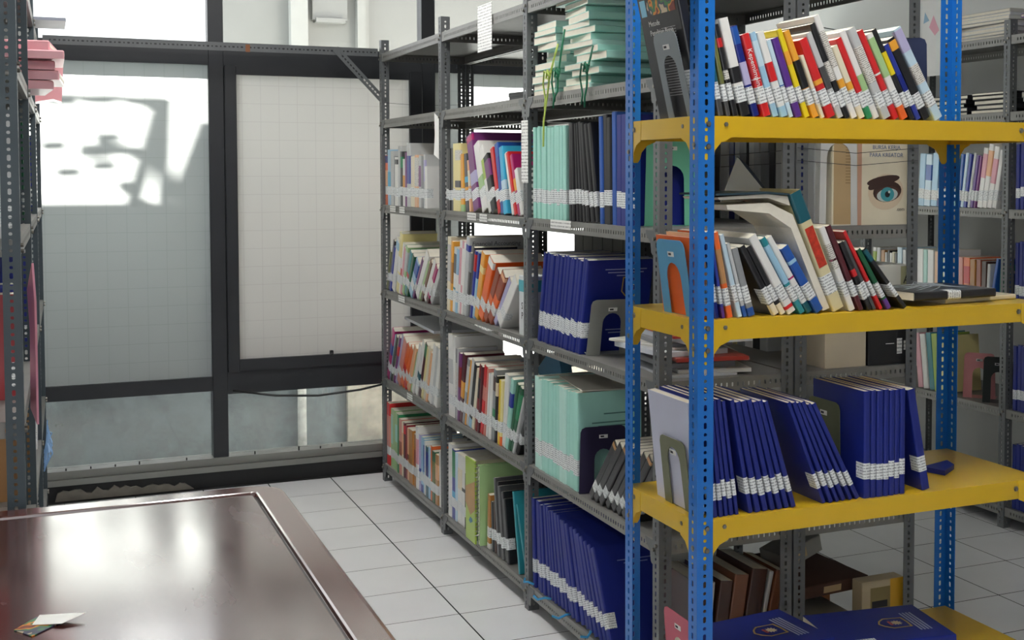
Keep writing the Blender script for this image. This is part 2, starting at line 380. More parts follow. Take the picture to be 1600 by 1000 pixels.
for cx, cz, r in ((.08, 1.83, .035), (.25, 1.835, .03), (.44, 1.83, .03), (.27, 1.66, .03), (.22, 1.60, .04), (.33, 1.60, .03), (.04, 1.62, .03), (.25, 1.53, .03), (.10, 1.50, .03), (.36, 1.44, .03)):
    a, c = back(cx, cz, D_SCR); pts = [(a + r*2.2*math.cos(t*math.pi/4)*(1 + .3*(t % 2)), c + r*.9*math.sin(t*math.pi/4)*(1 + .3*(t % 2))) for t in range(8)]
    q.prism(pts, -.001, .001, 'y')
q.build('shadow_ornaments', BLACKP, scr)

# ceiling tubes (behind and above the view)
FIXT = mat('#e9e9e6', .5, 0, 0, 0)
tubem = bpy.data.materials.new('lit_tube'); tubem.use_nodes = True
tb = tubem.node_tree.nodes['Principled BSDF']; tb.inputs['Emission Color'].default_value = (1, .985, .95, 1); tb.inputs['Emission Strength'].default_value = LAMP_POWER
fb = MB(); fb.box(-.62, -.16, 0, .62, .16, .05)
dm = MB(); dm.box(-.60, -.14, -.012, .60, .14, 0)
fme, dme = fb.mesh('housing'), dm.mesh('diffuser')
for n, (x, y) in enumerate(((.55, 4.3), (1.25, 1.75), (-1.6, .9))):
    lamp = empty('ceiling_light', (x, y, 3.05), (0, 0, R(90)), 'white fluorescent ceiling fitting above the ' + ('tiled aisle beside the window', 'blue and yellow rack', 'floor left of the dark table')[n], 'light', 'ceiling fittings')
    link('housing', fme, FIXT, lamp); link('diffuser', dme, tubem, lamp)

# ------------------------------------------------------------------ slotted angle racks
PW = .038; PITCH = .0188
def post_mesh(h):
    q = MB(); holes = []
    z = .022; i = 0
    while z < h - .02:
        holes.append((z, .0038, .0068 if i % 2 == 0 else .0036, PITCH)); z += PITCH; i += 1
    t = .0019
    q.perf((0, 0, 0), (1,0,0), (0,0,1), (0,1,0), PW, holes, h, t)
    q.perf((0, t, 0), (0,1,0), (0,0,1), (1,0,0), PW - t, [(v, a, b, c) for v, a, b, c in holes], h, t)
    return q.mesh('post')
POST = post_mesh(2.13)
POSTB = post_mesh(2.13)
def deck_mesh(dx, dy, lip, perf=True, inset=0.0):
    """origin at the front left underside corner of the lip ring; top surface at z = 0; x = depth, y = along"""
    q = MB(); t = .0012
    q.box(0, 0, -t, dx, dy, 0)
    def strip(O, U, V, N, L):
        hs = []
        if perf:
            p = .0172; n = int((L - .05)/p); s0 = (L - n*p)/2
            hs = [(s0 + (i + .5)*p, .0058, .0028, p) for i in range(n)]
        q.perf(O, U, V, N, lip - t, hs, L, t)
    strip((0, 0, -lip), (0,0,1), (0,1,0), (1,0,0), dy); strip((dx-t, 0, -lip), (0,0,1), (0,1,0), (1,0,0), dy)
    strip((t, 0, -lip), (0,0,1), (1,0,0), (0,1,0), dx-2*t); strip((t, dy-t, -lip), (0,0,1), (1,0,0), (0,1,0), dx-2*t)
    # returned bottom hem
    q.box(t, t, -lip, .012, dy-t, -lip+t); q.box(dx-.012, t, -lip, dx-t, dy-t, -lip+t)
    return q.mesh('shelf_deck')
DECK = deck_mesh(.414, .988, .038)
def gusset_mesh():
    q = MB(); q.prism([(0, 0), (0, -.062), (.010, -.066), (.018, -.060), (.022, -.034), (.050, -.012), (.052, 0)], 0, .0015, 'x'); return q.mesh('gusset')
GUS = gusset_mesh()
def bolt_mesh(r=.005, h=.0028):
    q = MB(); P = [(r*math.cos(k*math.pi/3), r*math.sin(k*math.pi/3)) for k in range(6)]
    q.prism([(p[0]*1.35, p[1]*1.35) for p in P], 0, .001, 'y'); q.prism(P, -h, 0, 'y'); return q.mesh('bolt')
BOLT = bolt_mesh()
LEVELS = [.09, .505, .935, 1.343, 1.748, 2.065]
def bolts_stuff(pts, parent):
    q = MB()
    for (x, y, z, s) in pts:
        P = [(y + .0052*math.cos(k*math.pi/3), z + .0052*math.sin(k*math.pi/3)) for k in range(6)]
        q.prism(P, x, x + s*.006, 'x')
    o = q.build('bolt_heads', STEEL, parent); o['kind'] = 'stuff'
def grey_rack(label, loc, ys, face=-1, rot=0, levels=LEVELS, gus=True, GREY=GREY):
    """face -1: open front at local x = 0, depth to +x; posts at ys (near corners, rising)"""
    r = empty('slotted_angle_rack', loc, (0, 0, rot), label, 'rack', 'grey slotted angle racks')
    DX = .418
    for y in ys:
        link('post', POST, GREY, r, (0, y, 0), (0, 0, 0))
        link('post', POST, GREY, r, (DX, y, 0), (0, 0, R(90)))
    for a, b in zip(ys, ys[1:]):
        for z in levels: link('shelf_deck', DECK, GREY_LIP, r, (.0022, (a+b)/2 - .494 + .001, z))
    bp = []
    fx = 0 if face < 0 else DX
    for i, y in enumerate(ys):
        for z in levels:
            bp += [(fx, y+.012, z-.012, -face * -1), (fx, y+.028, z-.026, -face * -1)] if face < 0 else [(fx, y+.012, z-.012, 1), (fx, y+.028, z-.026, 1)]
    if gus:
        for i, y in enumerate(ys):
            for z in levels[:-1]:
                if i > 0: link('gusset', GUS, GREY, r, (fx + (.0003 if face < 0 else -.0018), y + .0, z - .004), (0, 0, 0)).scale = (1, -1, 1)
                if i < len(ys)-1: link('gusset', GUS, GREY, r, (fx + (.0020 if face < 0 else -.0040), y + PW - .002, z - .004))
    bolts_stuff(bp, r)
    return r
YA = [2.97, 3.965, 4.96, 5.95]
rackA = grey_rack('long grey slotted rack of three bays facing the aisle beside the window', (1.482, 0, 0), YA)
rackA2 = grey_rack('grey slotted rack standing back to back behind the long aisle rack', (1.906, 0, 0), YA, face=1, gus=False)
rackC = grey_rack('grey slotted rack standing along the right hand wall', (3.658, 0, 0), [3.09, 4.085, 5.08, 6.06][:4], gus=False)
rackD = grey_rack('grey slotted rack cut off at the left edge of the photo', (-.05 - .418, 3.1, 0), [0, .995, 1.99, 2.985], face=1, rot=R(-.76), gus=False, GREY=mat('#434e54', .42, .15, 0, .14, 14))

def shelf_ticket(parent, x, y, z, w, h=.028, nx=-1):
    q = MB(); q.box(-.0008, -w, -h, 0, 0, 0); return q.build('shelf_ticket', LABELS_SMALL, parent, (x, y, z), (0, R(rnd.uniform(-1, 1)), 0))
for y, z, w in ((5.80, 1.342, .10), (5.63, 1.341, .09), (4.62, 1.343, .105), (4.47, 1.342, .085), (5.66, .934, .11), (5.52, .504, .09), (3.75, 1.345, .17)):
    shelf_ticket(rackA, -.0008, y, z, w)
q = MB(); q.box(-.002, 0, 0, -.0008, .045, .21); q.build('post_ticket', LABELS_SMALL, rackA, (0, 3.955, 1.46), (0, 0, R(8)))
q = MB(); q.prism([(0, 0), (.035, .02), (.028, .10), (.03, .19), (0, .17)], 0, .001, 'x'); q.build('torn_paper', WHITE, rackA, (-.004, 4.985, 1.55), (0, 0, R(20)))
q = MB(); q.box(-.0012, 0, -.14, 0, .16, .03); q.build('hanging_sheet', LABELS_SMALL, rackA, (-.001, 4.32, 2.08))
# retaining wires behind the books
for path, r_ in (*[(p, .0012) for z0 in (1.555, 1.52) for p in ([(.40, 3.01, z0), (.40, 3.5, z0 - .012), (.40, 3.96, z0 + .006)], [(.425, 2.966, z0+.008), (.62, 2.967, z0-.006), (.835, 2.965, z0+.01)])],
    ([(.01, 5.93, 1.83), (.20, 5.955, 1.822), (.41, 5.94, 1.83)], .0012), ([(.425, 2.967, 1.905), (.64, 2.966, 1.885), (.84, 2.965, 1.88)], .0016)):
    q = MB(); q.tube(path, r_, 4); q.build('retaining_wire', BLACKP, rackA)

# tie bar along the window head and its brace
tb_ = empty('tie_bar', (0, 6.0, 2.055), label='grey slotted angle bar tying the racks together below the window head', cat='bar')
q = MB(); hs = [(.03 + i*.0188, .0038, .0058 if i % 2 else .0036, .0188) for i in range(77)]
q.perf((.006, 0, 0), (0,0,1), (1,0,0), (0,1,0), .038, hs, 1.472, .002); q.box(.006, .002, .036, 1.478, .038, .038)
q.build('slotted_bar', GREY, tb_)
q = MB()
hs = [(.03 + i*.0188, .0038, .0060, .0188) for i in range(16)]
q.perf((0, 0, 0), (0,0,1), (1,0,0), (0,1,0), .034, hs, .345, .002)
q.build('brace', GREY, tb_, (1.262, -.004, .018), (0, R(46.5), 0))
q = MB(); q.box(0, -.003, -.012, .02, -.001, .022); q.build('rust_tab', mat('#8a5a3a', .7), tb_, (.86, 0, .01))

# black cable along the lower panes
q = MB(); q.tube([(.80, 6.14, .462), (1.0, 6.13, .425), (1.2, 6.12, .412), (1.4, 6.10, .43), (1.50, 6.03, .462), (1.56, 5.99, .47)], .006, 6)
tag(q.build('cable', BLACKP, smooth=True), 'black cable sagging across the lower window pane', 'cable')

# ------------------------------------------------------------------ yellow and blue rack
BX0, BX1, BY0, BY1 = 1.237, 2.183, 2.30, 2.657
BL = [.335, .760, 1.184, 1.611]
rb = empty('display_rack', (0, 0, 0), label='blue post rack with yellow shelves standing in front of the grey racks', cat='rack')
for x, y, a in ((BX0, BY0, 0), (BX0, BY1, 270), (BX1, BY1, 180), (BX1, BY0, 90)): link('post', POSTB, BLUE, rb, (x, y, 0), (0, 0, R(a)))
ydk = deck_mesh(BX1-BX0-.005, BY1-BY0-.005, .044, perf=False)
# deck_mesh has x as its depth; here x runs along the shelf
YG = MB(); YG.prism([(0, 0), (0, -.088), (.006, -.094), (.016, -.094), (.022, -.086), (.026, -.070), (.040, -.054), (.062, -.045), (.064, 0)], 0, .0016, 'y')
YGM = YG.mesh('corner_gusset')
for z in BL:
    link('shelf_deck', ydk, YELLOW, rb, (BX0+.0025, BY0+.0025, z))
    for x, sx in ((BX0 + .0025, 1), (BX1 - .0025, -1)):
        for y, sy in ((BY0 + .0008, 1), (BY1 - .0024, 1)):
            o = link('corner_gusset', YGM, YELLOW, rb, (x + sx*.012, y, z - .001)); o.scale = (sx, 1, 1)
    for y, sy in ((BY0 + .0025, 1), (BY1 - .0025, -1)):
        for x in (BX0 + .0010, BX1 - .0010):
            o = link('corner_gusset', YGM, YELLOW, rb, (x + (.0008 if x < 1.7 else -.0008), y + sy*.012, z - .001), (0, 0, R(90) if sy > 0 else R(-90)))
            o.scale = (1, 1, 1)
    for (x, zz) in ((BX0 + .066, z - .017), (2.098, z - .019), (BX0 + .024, z - .017), (BX0 + .024, z - .064)):
        link('bolt', BOLT, STEEL, rb, (x, BY0 + (.0 if x < BX0 + .03 else .0012), zz))
    for (y, zz) in ((BY0 + .07, z - .02), (BY1 - .045, z - .02), (BY0 + .018, z - .06), (BY1 - .018, z - .07)):
        link('bolt', BOLT, STEEL, rb, (BX0 + (.0 if y < BY0 + .03 or y > BY1 - .03 else .0015), y, zz), (0, 0, R(-90)))

# ------------------------------------------------------------------ books
PAL = {  # short key: (words, colour)
 'nav': ('navy blue', '#10227c'), 'blu': ('blue', '#2456a8'), 'roy': ('royal blue', '#2a3a9a'), 'lbl': ('light blue', '#9cc6e0'), 'sky': ('pale blue', '#c4dcea'),
 'cya': ('cyan', '#3fb0d8'), 'tea': ('teal', '#2a8a96'), 'ted': ('dark teal', '#155a68'), 'min': ('mint green', '#a6dccf'), 'mil': ('pale mint', '#c2e8de'), 'grn': ('green', '#2c8a5a'),
 'dgr': ('dark green', '#0f5a38'), 'lgr': ('light green', '#a6c98e'), 'lim': ('lime green', '#a4c04a'), 'oli': ('olive', '#6f7440'), 'red': ('red', '#d2262a'), 'dre': ('dark red', '#8c1f26'),
 'mar': ('maroon', '#571c26'), 'ora': ('orange', '#ec6a2a'), 'lor': ('orange yellow', '#eba637'), 'pea': ('peach', '#eab58a'), 'yel': ('yellow', '#e6cf1e'), 'pye': ('pale yellow', '#ecdf9c'),
 'cre': ('cream', '#e9dfc4'), 'whi': ('white', '#ecebe7'), 'lgy': ('light grey', '#c4c6c6'), 'gry': ('grey', '#8f9294'), 'dgy': ('dark grey', '#4a4b4d'), 'bla': ('black', '#1c1c20'),
 'bro': ('brown', '#7a4a30'), 'dbr': ('dark brown', '#43261d'), 'tan': ('tan', '#b98a5a'), 'och': ('ochre', '#b57a34'), 'pur': ('purple', '#5a2e8a'), 'plu': ('plum', '#7a3a78'),
 'plv': ('lavender white', '#cfd2e6'), 'lav': ('lavender', '#b7b2d6'), 'mag': ('magenta', '#b6246e'), 'pin': ('pink', '#e2a4b0'), 'sal': ('salmon', '#d98a7c'), 'rbr': ('red brown', '#9c4a30')}
def cover_mat(k, kind='book'):
    h = PAL[k][1]
    if kind == 'thesis': return mat(h, .48, 0, .0, .05, 25)
    return mat(h, .34, 0, .25, .08, 7)
ORD = 'first second third fourth fifth sixth seventh eighth ninth tenth eleventh twelfth thirteenth fourteenth fifteenth sixteenth seventeenth eighteenth nineteenth twentieth twenty-first twenty-second twenty-third twenty-fourth twenty-fifth twenty-sixth twenty-seventh twenty-eighth twenty-ninth thirtieth'.split()
CACHE = {}
def cover_mesh(t, h, d, hard):
    k = ('c', round(t, 4), round(h, 3), round(d, 3), hard)
    if k in CACHE: return CACHE[k]
    b = .0016 if hard else .0009
    r = min(t*.28, .004)
    out = [(0, d), (0, r), (r*.3, r*.3), (r, 0), (t-r, 0), (t-r*.3, r*.3), (t, r), (t, d)]
    inn = [(b, d), (b, r+b*.3), (b+r*.2, b+r*.2), (r+b*.3, b), (t-r-b*.3, b), (t-b-r*.2, b+r*.2), (t-b, r+b*.3), (t-b, d)]
    q = MB(); n = 8
    vs = [(x, y, z) for z in (0, h) for x, y in out + inn]
    fs = []
    for i in range(n-1):
        fs.append((i, i+1, 2*n+i+1, 2*n+i)); fs.append((n+i+1, n+i, 3*n+i, 3*n+i+1))
        fs.append((i+1, i, n+i, n+i+1)); fs.append((2*n+i, 2*n+i+1, 3*n+i+1, 3*n+i))
    fs += [(0, 2*n, 3*n, n), (n-1, 2*n-1, 4*n-1, 3*n-1)]
    q.add(vs, fs); CACHE[k] = q.mesh('cover'); return CACHE[k]
def pages_mesh(t, h, d, hard):
    k = ('p', round(t, 4), round(h, 3), round(d, 3), hard)
    if k in CACHE: return CACHE[k]
    b = .0017 if hard else .0010; ov = .0009 if hard else .0006
    q = MB(); q.box(b, .0045, ov, t-b, d-ov, h-ov); CACHE[k] = q.mesh('pages'); return CACHE[k]
def wrap_mesh(t, z0, z1, wrap, e=.0004):
    k = ('w', round(t, 4), round(z0, 4), round(z1, 4), round(wrap, 4))
    if k in CACHE: return CACHE[k]
    r = min(t*.28, .004)
    base = [(0, wrap), (0, r), (r*.3, r*.3), (r, 0), (t-r, 0), (t-r*.3, r*.3), (t, r), (t, wrap)]
    nrm = [(-1, 0), (-1, -.3), (-.7, -.7), (-.3, -1), (.3, -1), (.7, -.7), (1, -.3), (1, 0)]
    o = [(x + nx*e, y + ny*e) for (x, y), (nx, ny) in zip(base, nrm)]
    n = 8; q = MB(); vs = [(x, y, z) for z in (z0, z1) for x, y in o + base]; fs = []
    for i in range(n-1):
        fs.append((i, i+1, 2*n+i+1, 2*n+i)); fs.append((i+1, i, n+i, n+i+1)); fs.append((2*n+i, 2*n+i+1, 3*n+i+1, 3*n+i))
    fs += [(0, 2*n, 3*n, n), (n-1, 2*n-1, 4*n-1, 3*n-1)]
    q.add(vs, fs); CACHE[k] = q.mesh('wrap'); return CACHE[k]

def book(col, t, h, d, kind='book', label='', group=None, acc=(), lab=(.045, .085), loc=(0,0,0), rot=(0,0,0), name=None, hard=None):
    """x = thickness, y = depth from the spine, z = height"""
    hard = (kind == 'thesis') if hard is None else hard
    o = empty(name or kind, loc, rot, label, kind if kind != 'folio' else 'folio', group)
    cov = link('cover', cover_mesh(t, h, d, hard), cover_mat(col, kind), o)
    link('pages', pages_mesh(t, h, d, hard), PAPER, o)
    if lab:
        link('spine_label', wrap_mesh(t, lab[0], lab[1], min(.03, d*.3)), LABEL, o)
    for (c, a, b) in acc:
        m = TITLE_D if c == 'ttl' else (PRINT if c == 'prt' else cover_mat(c))
        za, zb = a*h, b*h
        if lab and za < lab[1] + .001 and zb > lab[1]: za = lab[1] + .001
        link('spine_panel', wrap_mesh(t, za, zb, .010, .0003), m, cov)
    return o

def jl(l):
    if not l: return None
    j = rnd.uniform(-.004, .006); return (l[0] + j, l[1] + j)
def bounds(poly, w):
    """min and max u of a convex polygon at height w"""
    us = []
    n = len(poly)
    for i in range(n):
        (u0, w0), (u1, w1) = poly[i], poly[(i+1) % n]
        if abs(w1-w0) < 1e-9:
            if abs(w-w0) < 1e-7: us += [u0, u1]
        elif min(w0, w1)-1e-9 <= w <= max(w0, w1)+1e-9: us.append(u0 + (u1-u0)*(w-w0)/(w1-w0))
    return (min(us), max(us)) if us else None
def rect(t, h, th):
    c, s = math.cos(th), math.sin(th); lift = max(0, t*s)
    return [(x*c + z*s, -x*s + z*c + lift) for x, z in ((0,0),(t,0),(t,h),(0,h))], lift
def layout(items):
    """items: (t, h, tilt rad) -> list of (u, lift) so that each touches the ones before it"""
    placed = []; res = []
    for t, h, th in items:
        P, lift = rect(t, h, th); best = 0
        for Q in placed[-3:]:
            for w in {p[1] for p in P} | {p[1] for p in Q}:
                a, b = bounds(Q, w), bounds(P, w)
                if a and b: best = max(best, a[1] - b[0] + .0013)
        res.append((best, lift)); placed.append([(p[0]+best, p[1]) for p in P])
    end = max(p[0] for p in placed[-1] if True)
    foot = max(p[0] for p in placed[-1] if p[1] < .02)
    return res, foot
def row(specs, org, yaw, place, group, kind='book', extent=None, depth=.2, scale=1.0, words=None, jit=.006, lab=(.045, .085), start=0, hs=1.0, ts=1.0):
    """specs: (colour, thickness m, height m, tilt deg, accents, overrides). org = left front corner on the shelf; u runs left to right as seen from the front"""
    k = scale
    sp = [tuple(s) + (0, (), {})[len(s)-3:] if len(s) < 6 else tuple(s) for s in specs]
    sp = [(c, t, h*hs, math.degrees(math.atan(math.tan(R(tl))*ts)), a, o_) for c, t, h, tl, a, o_ in sp]
    if extent:
        for _ in range(12):
            res, foot = layout([(s[1]*k, s[2], R(s[3])) for s in sp])
            if abs(foot - extent) < .002: break
            k *= max(.6, min(1.6, extent/foot)); k = max(.45, min(2.2, k))
    res, foot = layout([(max(.003, s[1]*k), s[2], R(s[3])) for s in sp])
    ex = Vector((math.cos(yaw), math.sin(yaw), 0)); ey = Vector((-math.sin(yaw), math.cos(yaw), 0))
    outs = []
    for i, (s, (u, lift)) in enumerate(zip(sp, res)):
        c, t, h, tl, acc, ov = s
        t = max(.003, t*k); d = ov.get('d', depth * (1 if kind != 'book' else rnd.uniform(.82, 1.04)))
        dj = rnd.uniform(0, jit) + ov.get('off', 0)
        p = Vector(org) + ex*u + ey*dj; p.z += lift + .0004
        kd = ov.get('kind', kind)
        w = ov.get('w')
        if not w:
            size = 'thick' if t > .045 else ('slim' if t < .012 else '')
            if h > .27 and kd == 'book': size = (size + ' tall').strip()
            a2 = [PAL[a[0]][0] for a in acc if a[0] in PAL]
            w = ' '.join(x for x in (size, PAL[c][0], ('and ' + a2[0]) if a2 and kd == 'book' and a2[0] != PAL[c][0] else '', words or kd) if x)
        lb = '%s, %s from left %s' % (w, ORD[(i + start) % 30], place)
        outs.append(book(c, t, h, d, kd, lb, group, acc, jl(ov.get('lab', lab)), p, (0, R(tl), yaw)))
    return outs

def TLN(q, n, m, p):
    o = q.build(n, m, ([c for c in p.children if c.name.startswith('cover')] + [p])[0]); o['kind'] = 'stuff'; return o
def bookend(mat_, label, loc, rot=(0,0,0), w=.125, h=.20, aw=.062, ah=.135, tongue=.10, group='metal bookends', tag_=True):
    """plate in the local xz plane facing -y, tongue running to +y"""
    o = empty('bookend', loc, rot, label, 'bookend', group)
    hw, r = w/2, .016; tw = hw*.93
    pts = [(-hw, 0), (-aw/2, 0), (-aw/2*.95, ah-aw*.5)]
    for k in range(1, 8):
        a = math.pi - k*math.pi/8; pts.append((aw/2*.95*math.cos(a), ah - aw*.5 + aw*.5*math.sin(a)))
    pts += [(aw/2*.95, ah-aw*.5), (aw/2, 0), (hw, 0), (tw, h-r), (tw-r*.3, h-r*.3), (tw-r, h), (-tw+r, h), (-tw+r*.3, h-r*.3), (-tw, h-r)]
    q = MB(); q.prism(pts, 0, .0014, 'y'); pl_ = q.build('plate', mat_, o)
    q = MB(); q.box(-hw*.96, .0014, 0, hw*.96, tongue, .0009); q.build('foot', mat_, o)
    if tag_:
        q = MB(); q.box(-.014, -.0006, h-.037, .014, 0, h-.026); q.box(-.010, -.0009, h-.034, .002, -.0006, h-.029, 1); q.build('maker_tag', [WHITE, INKB], pl_)
    return o

Y = lambda v: -math.pi/2 * v
SP = .0025
# ---- top yellow shelf
zt = BL[3]
m1 = book('bla', .024, .29, .185, 'book', 'black research methods book leaning with its front cover facing the aisle', None, (), (.05, .10), (1.262, 2.341, zt + .0005), (0, R(-12.5), 0))
cv = Matrix.Rotation(R(-90), 4, 'Z')
def on_left_cover(o, t): return (0, 0, 0)
text('Metode', .017, INKW, m1, (-.0006, .150, .205), (R(90), 0, R(-90)))
text('Penelitian Bisnis', .017, INKW, m1, (-.0006, .150, .185), (R(90), 0, R(-90)))
q = MB(); q.prism([(.015, .228), (.125, .228), (.14, .235), (.145, .246), (.14, .258), (.125, .264), (.015, .264)], -.0007, -.0002, 'x'); q.build('cover_picture', PRINT, m1)
q = MB(); q.box(-.0007, .150, .228, -.0002, .176, .264); q.build('cover_patch', mat('#8fd0ea', .4), m1)
q = MB()
for i in range(26): q.box(-.0007, .03, .05 + i*.0058, -.0003, .03 + rnd.uniform(.06, .10), .0518 + i*.0058)
q.build('blurb_lines', mat('#9a9a9a', .6, 0, 0, 0), m1)
def down_spine(o, body, size, x, z):
    m_ = Matrix(((0, 1, 0), (0, 0, -1), (-1, 0, 0)))
    return text(body, size, INKW, o, (x, -.0007, z), m_.to_euler())
T = [('dgy', .016, .225, -9, (('ted', .3, .9),)), ('dgy', .012, .235, -10, (('oli', .34, .95),)), ('bla', .014, .245, -11, (('red', .75, .85), ('ttl', .4, .5))),
 ('whi', .026, .262, -12, (('bla', 0, .14), ('bla', .34, .5))), ('nav', .020, .245, -13, (('blu', .8, .99), ('lav', .35, .6))),
 ('red', .022, .225, -14, (('whi', .45, .46),)), ('lbl', .018, .232, -14.5, (('sky', .6, .9),)), ('whi', .020, .235, -15, (('red', .42, .64), ('lbl', .0, .12))), ('sky', .013, .215, -15.5, (('blu', .34, .42),)),
 ('pur', .019, .222, -16, ()), ('yel', .016, .25, -17, (('lor', .6, .75),)), ('lor', .018, .248, -18, (('bla', .34, .66),)), ('cre', .010, .18, -18, ()),
 ('red', .024, .228, -19.5, (('lor', .42, .48),)), ('lgy', .018, .25, -20, (('dgy', .34, .6),)), ('bla', .015, .278, -20, (('ttl', .4, .6),)), ('whi', .018, .302, -20, (('ttl', .5, .85), ('lor', .3, .38))),
 ('cre', .018, .215, -20.5, (('lor', .4, .5),)), ('red', .018, .24, -21, (('grn', .0, .16),)), ('whi', .020, .262, -21, (('lgr', .32, .5),)), ('lgy', .024, .272, -21.5, (('ttl', .4, .8),)),
 ('red', .018, .27, -22, (('whi', .5, .52),)), ('whi', .020, .262, -22.5, (('lgr', .5, .95), ('ora', 0, .15))), ('bla', .014, .28, -23, (('yel', .5, .75),)), ('roy', .016, .235, -23.5, (('nav', .4, .6),)),
 ('bla', .024, .255, -24, (('lor', .86, .97),)), ('sky', .026, .29, -25, (('lav', .75, .98), ('ttl', .4, .6)))]
rT = row(T, (1.262 + .030, 2.312, zt), 0, 'on top yellow shelf', 'books on the top yellow shelf', depth=.17, extent=.583, lab=(.030, .066), words='paperback', hs=.80, ts=1.29)
down_spine(rT[5], 'Kepemimpinan', .016, .004, .148)
q_be = bookend(mat('#8f979b', .4, .3), 'grey metal bookend holding the black research methods book', (1.2535, 2.41, zt + .0008), (R(13.5), 0, R(-90)), w=.115, h=.185, tongue=.002)
q_b2 = bookend(mat('#232c4c', .4, .2), 'dark blue bookend behind the last book on the top yellow shelf', (1.90, 2.50, zt + .0008), (0, 0, R(-62)), w=.14, h=.205, tongue=.08)

# ---- middle yellow shelf
zm = BL[2]
bookend(mat('#5b9fc6', .4, .1), 'light blue bookend with an arched cut-out beside the orange cover', (1.2545, 2.42, zm + .0008), (R(8.5), 0, R(-90)), w=.14, h=.165, aw=.07, ah=.115, tongue=.002)
M2 = [('ora', .012, .215, -5, (('lgr', .93, .99),), {'d': .19, 'w': 'orange fronted paperback'}), ('pea', .010, .226, -6, ()), ('nav', .016, .205, -7, ()), ('roy', .010, .20, -8, (('pur', 0, .15),)), ('ora', .020, .232, -9, (('tan', .4, .8),)), ('sky', .016, .228, -11.5, ()),
 ('lgy', .012, .205, -12, (('blu', 0, .15),)), ('gry', .024, .19, -13, (('blu', .0, .12),))]
M3 = [('bla', .020, .215, -24, (('cre', 0, .15),)), ('bla', .018, .215, -24.5, (('cre', 0, .15),)), ('whi', .030, .245, -25, (('red', .06, .1),)), ('tea', .020, .242, -25.5, (('lbl', .4, .9),)), ('whi', .022, .245, -26, (('ted', .0, .13), ('mag', .45, .47))),
 ('blu', .030, .212, -26.5, (('lbl', .75, .8),))]
row(M2 + M3, (1.263, 2.316, zm), 0, 'on middle yellow shelf', 'books on the middle yellow shelf', depth=.18, extent=.296, lab=(.030, .068), words='paperback', hs=.80, ts=1.29)
# splayed open book
ob = empty('open_book', (1.590, 2.322, zm + .001), (0, R(-24), 0), 'splayed thick book with its front cover thrown open over its neighbours', 'book')
link('cover', cover_mesh(.030, .285, .17, True), mat('#d9cfa4', .4), ob)
link('spine_panel', wrap_mesh(.030, .215, .285, .012), cover_mat('ted'), ob)
q = MB(); q.box(.004, -.0007, .105, .026, -.0002, .20); q.build('title_panel', mat('#c93a24', .5, 0, 0, .5, 90), ob)
link('spine_label', wrap_mesh(.030, .04, .085, .03), LABEL, ob)
q = MB(); q.prism([(-.002, .01), (-.020, .012), (-.022, .215), (-.060, .268), (-.150, .318), (-.148, .328), (-.050, .288), (-.006, .240)], .008, .165, 'y'); q.build('pages', PAPER, ob)
q = MB(); q.prism([(0, .284), (0, .288), (-.05, .315), (-.165, .362), (-.166, .358), (-.052, .310)], 0, .17, 'y'); q.build('cover_flap', mat('#30434c', .4), ob)
q = MB(); q.prism([(-.006, .262), (-.05, .300), (-.16, .345), (-.162, .352), (-.05, .309), (-.003, .282)], .006, .166, 'y'); q.build('pages', PAPER, ob)
q = MB(); q.prism([(0, 0), (.135, .02), (.075, .095), (.055, .11)], 0, .004, 'y'); q.prism([(.055, .112), (.078, .095), (.140, .02), (.137, .014), (.074, .088)], -.0006, .005, 'y', 1)
tag(q.build('open_pamphlet', [mat('#c9ccc8', .6), mat('#2a3440', .5)], None, (1.40, 2.50, zm + .235), (R(-8), 0, 0)), 'grey pamphlet with pointed corner propped behind the splayed book', 'pamphlet')
M4 = [('whi', .024, .255, -19, (('mag', .6, .62), ('ttl', .5, .8))), ('mar', .020, .262, -20, ()), ('bla', .018, .215, -22, (('red', .5, .6),)), ('dgy', .014, .22, -22.5, ()), ('red', .014, .255, -24, ()), ('dgr', .018, .20, -26, (('pur', 0, .16),)), ('bla', .016, .222, -33, (('ted', .8, .98),))]
row(M4, (1.633, 2.316, zm), 0, 'right of the splayed book', 'books on the middle yellow shelf', depth=.18, extent=.150, lab=(.030, .068), words='paperback', hs=.80, ts=1.29)
fb1 = book('cre', .012, .24, .17, 'book', 'cream book lying beneath the plastic wrapped black book', None, (), None, (1.93, 2.36, zm + .0125), (0, R(90), R(7)))
fb2 = book('bla', .020, .25, .18, 'book', 'black book in clear wrap lying flat at the right of the middle yellow shelf', None, (), (.10, .14), (1.82, 2.335, zm + .0335), (0, R(90), R(3)))
q = MB()
for i in range(9):
    q.tube([(.002 - .026, rnd.uniform(.01, .17), rnd.uniform(.02, .1)), (-.028 - rnd.uniform(.0, .008), rnd.uniform(.05, .15), .12), (-.024, rnd.uniform(.01, .17), rnd.uniform(.15, .24))], .0012, 4)
w_ = q.build('wrap_folds', mat('#c9d0d4', .15), fb2, (.025, 0, 0)); 

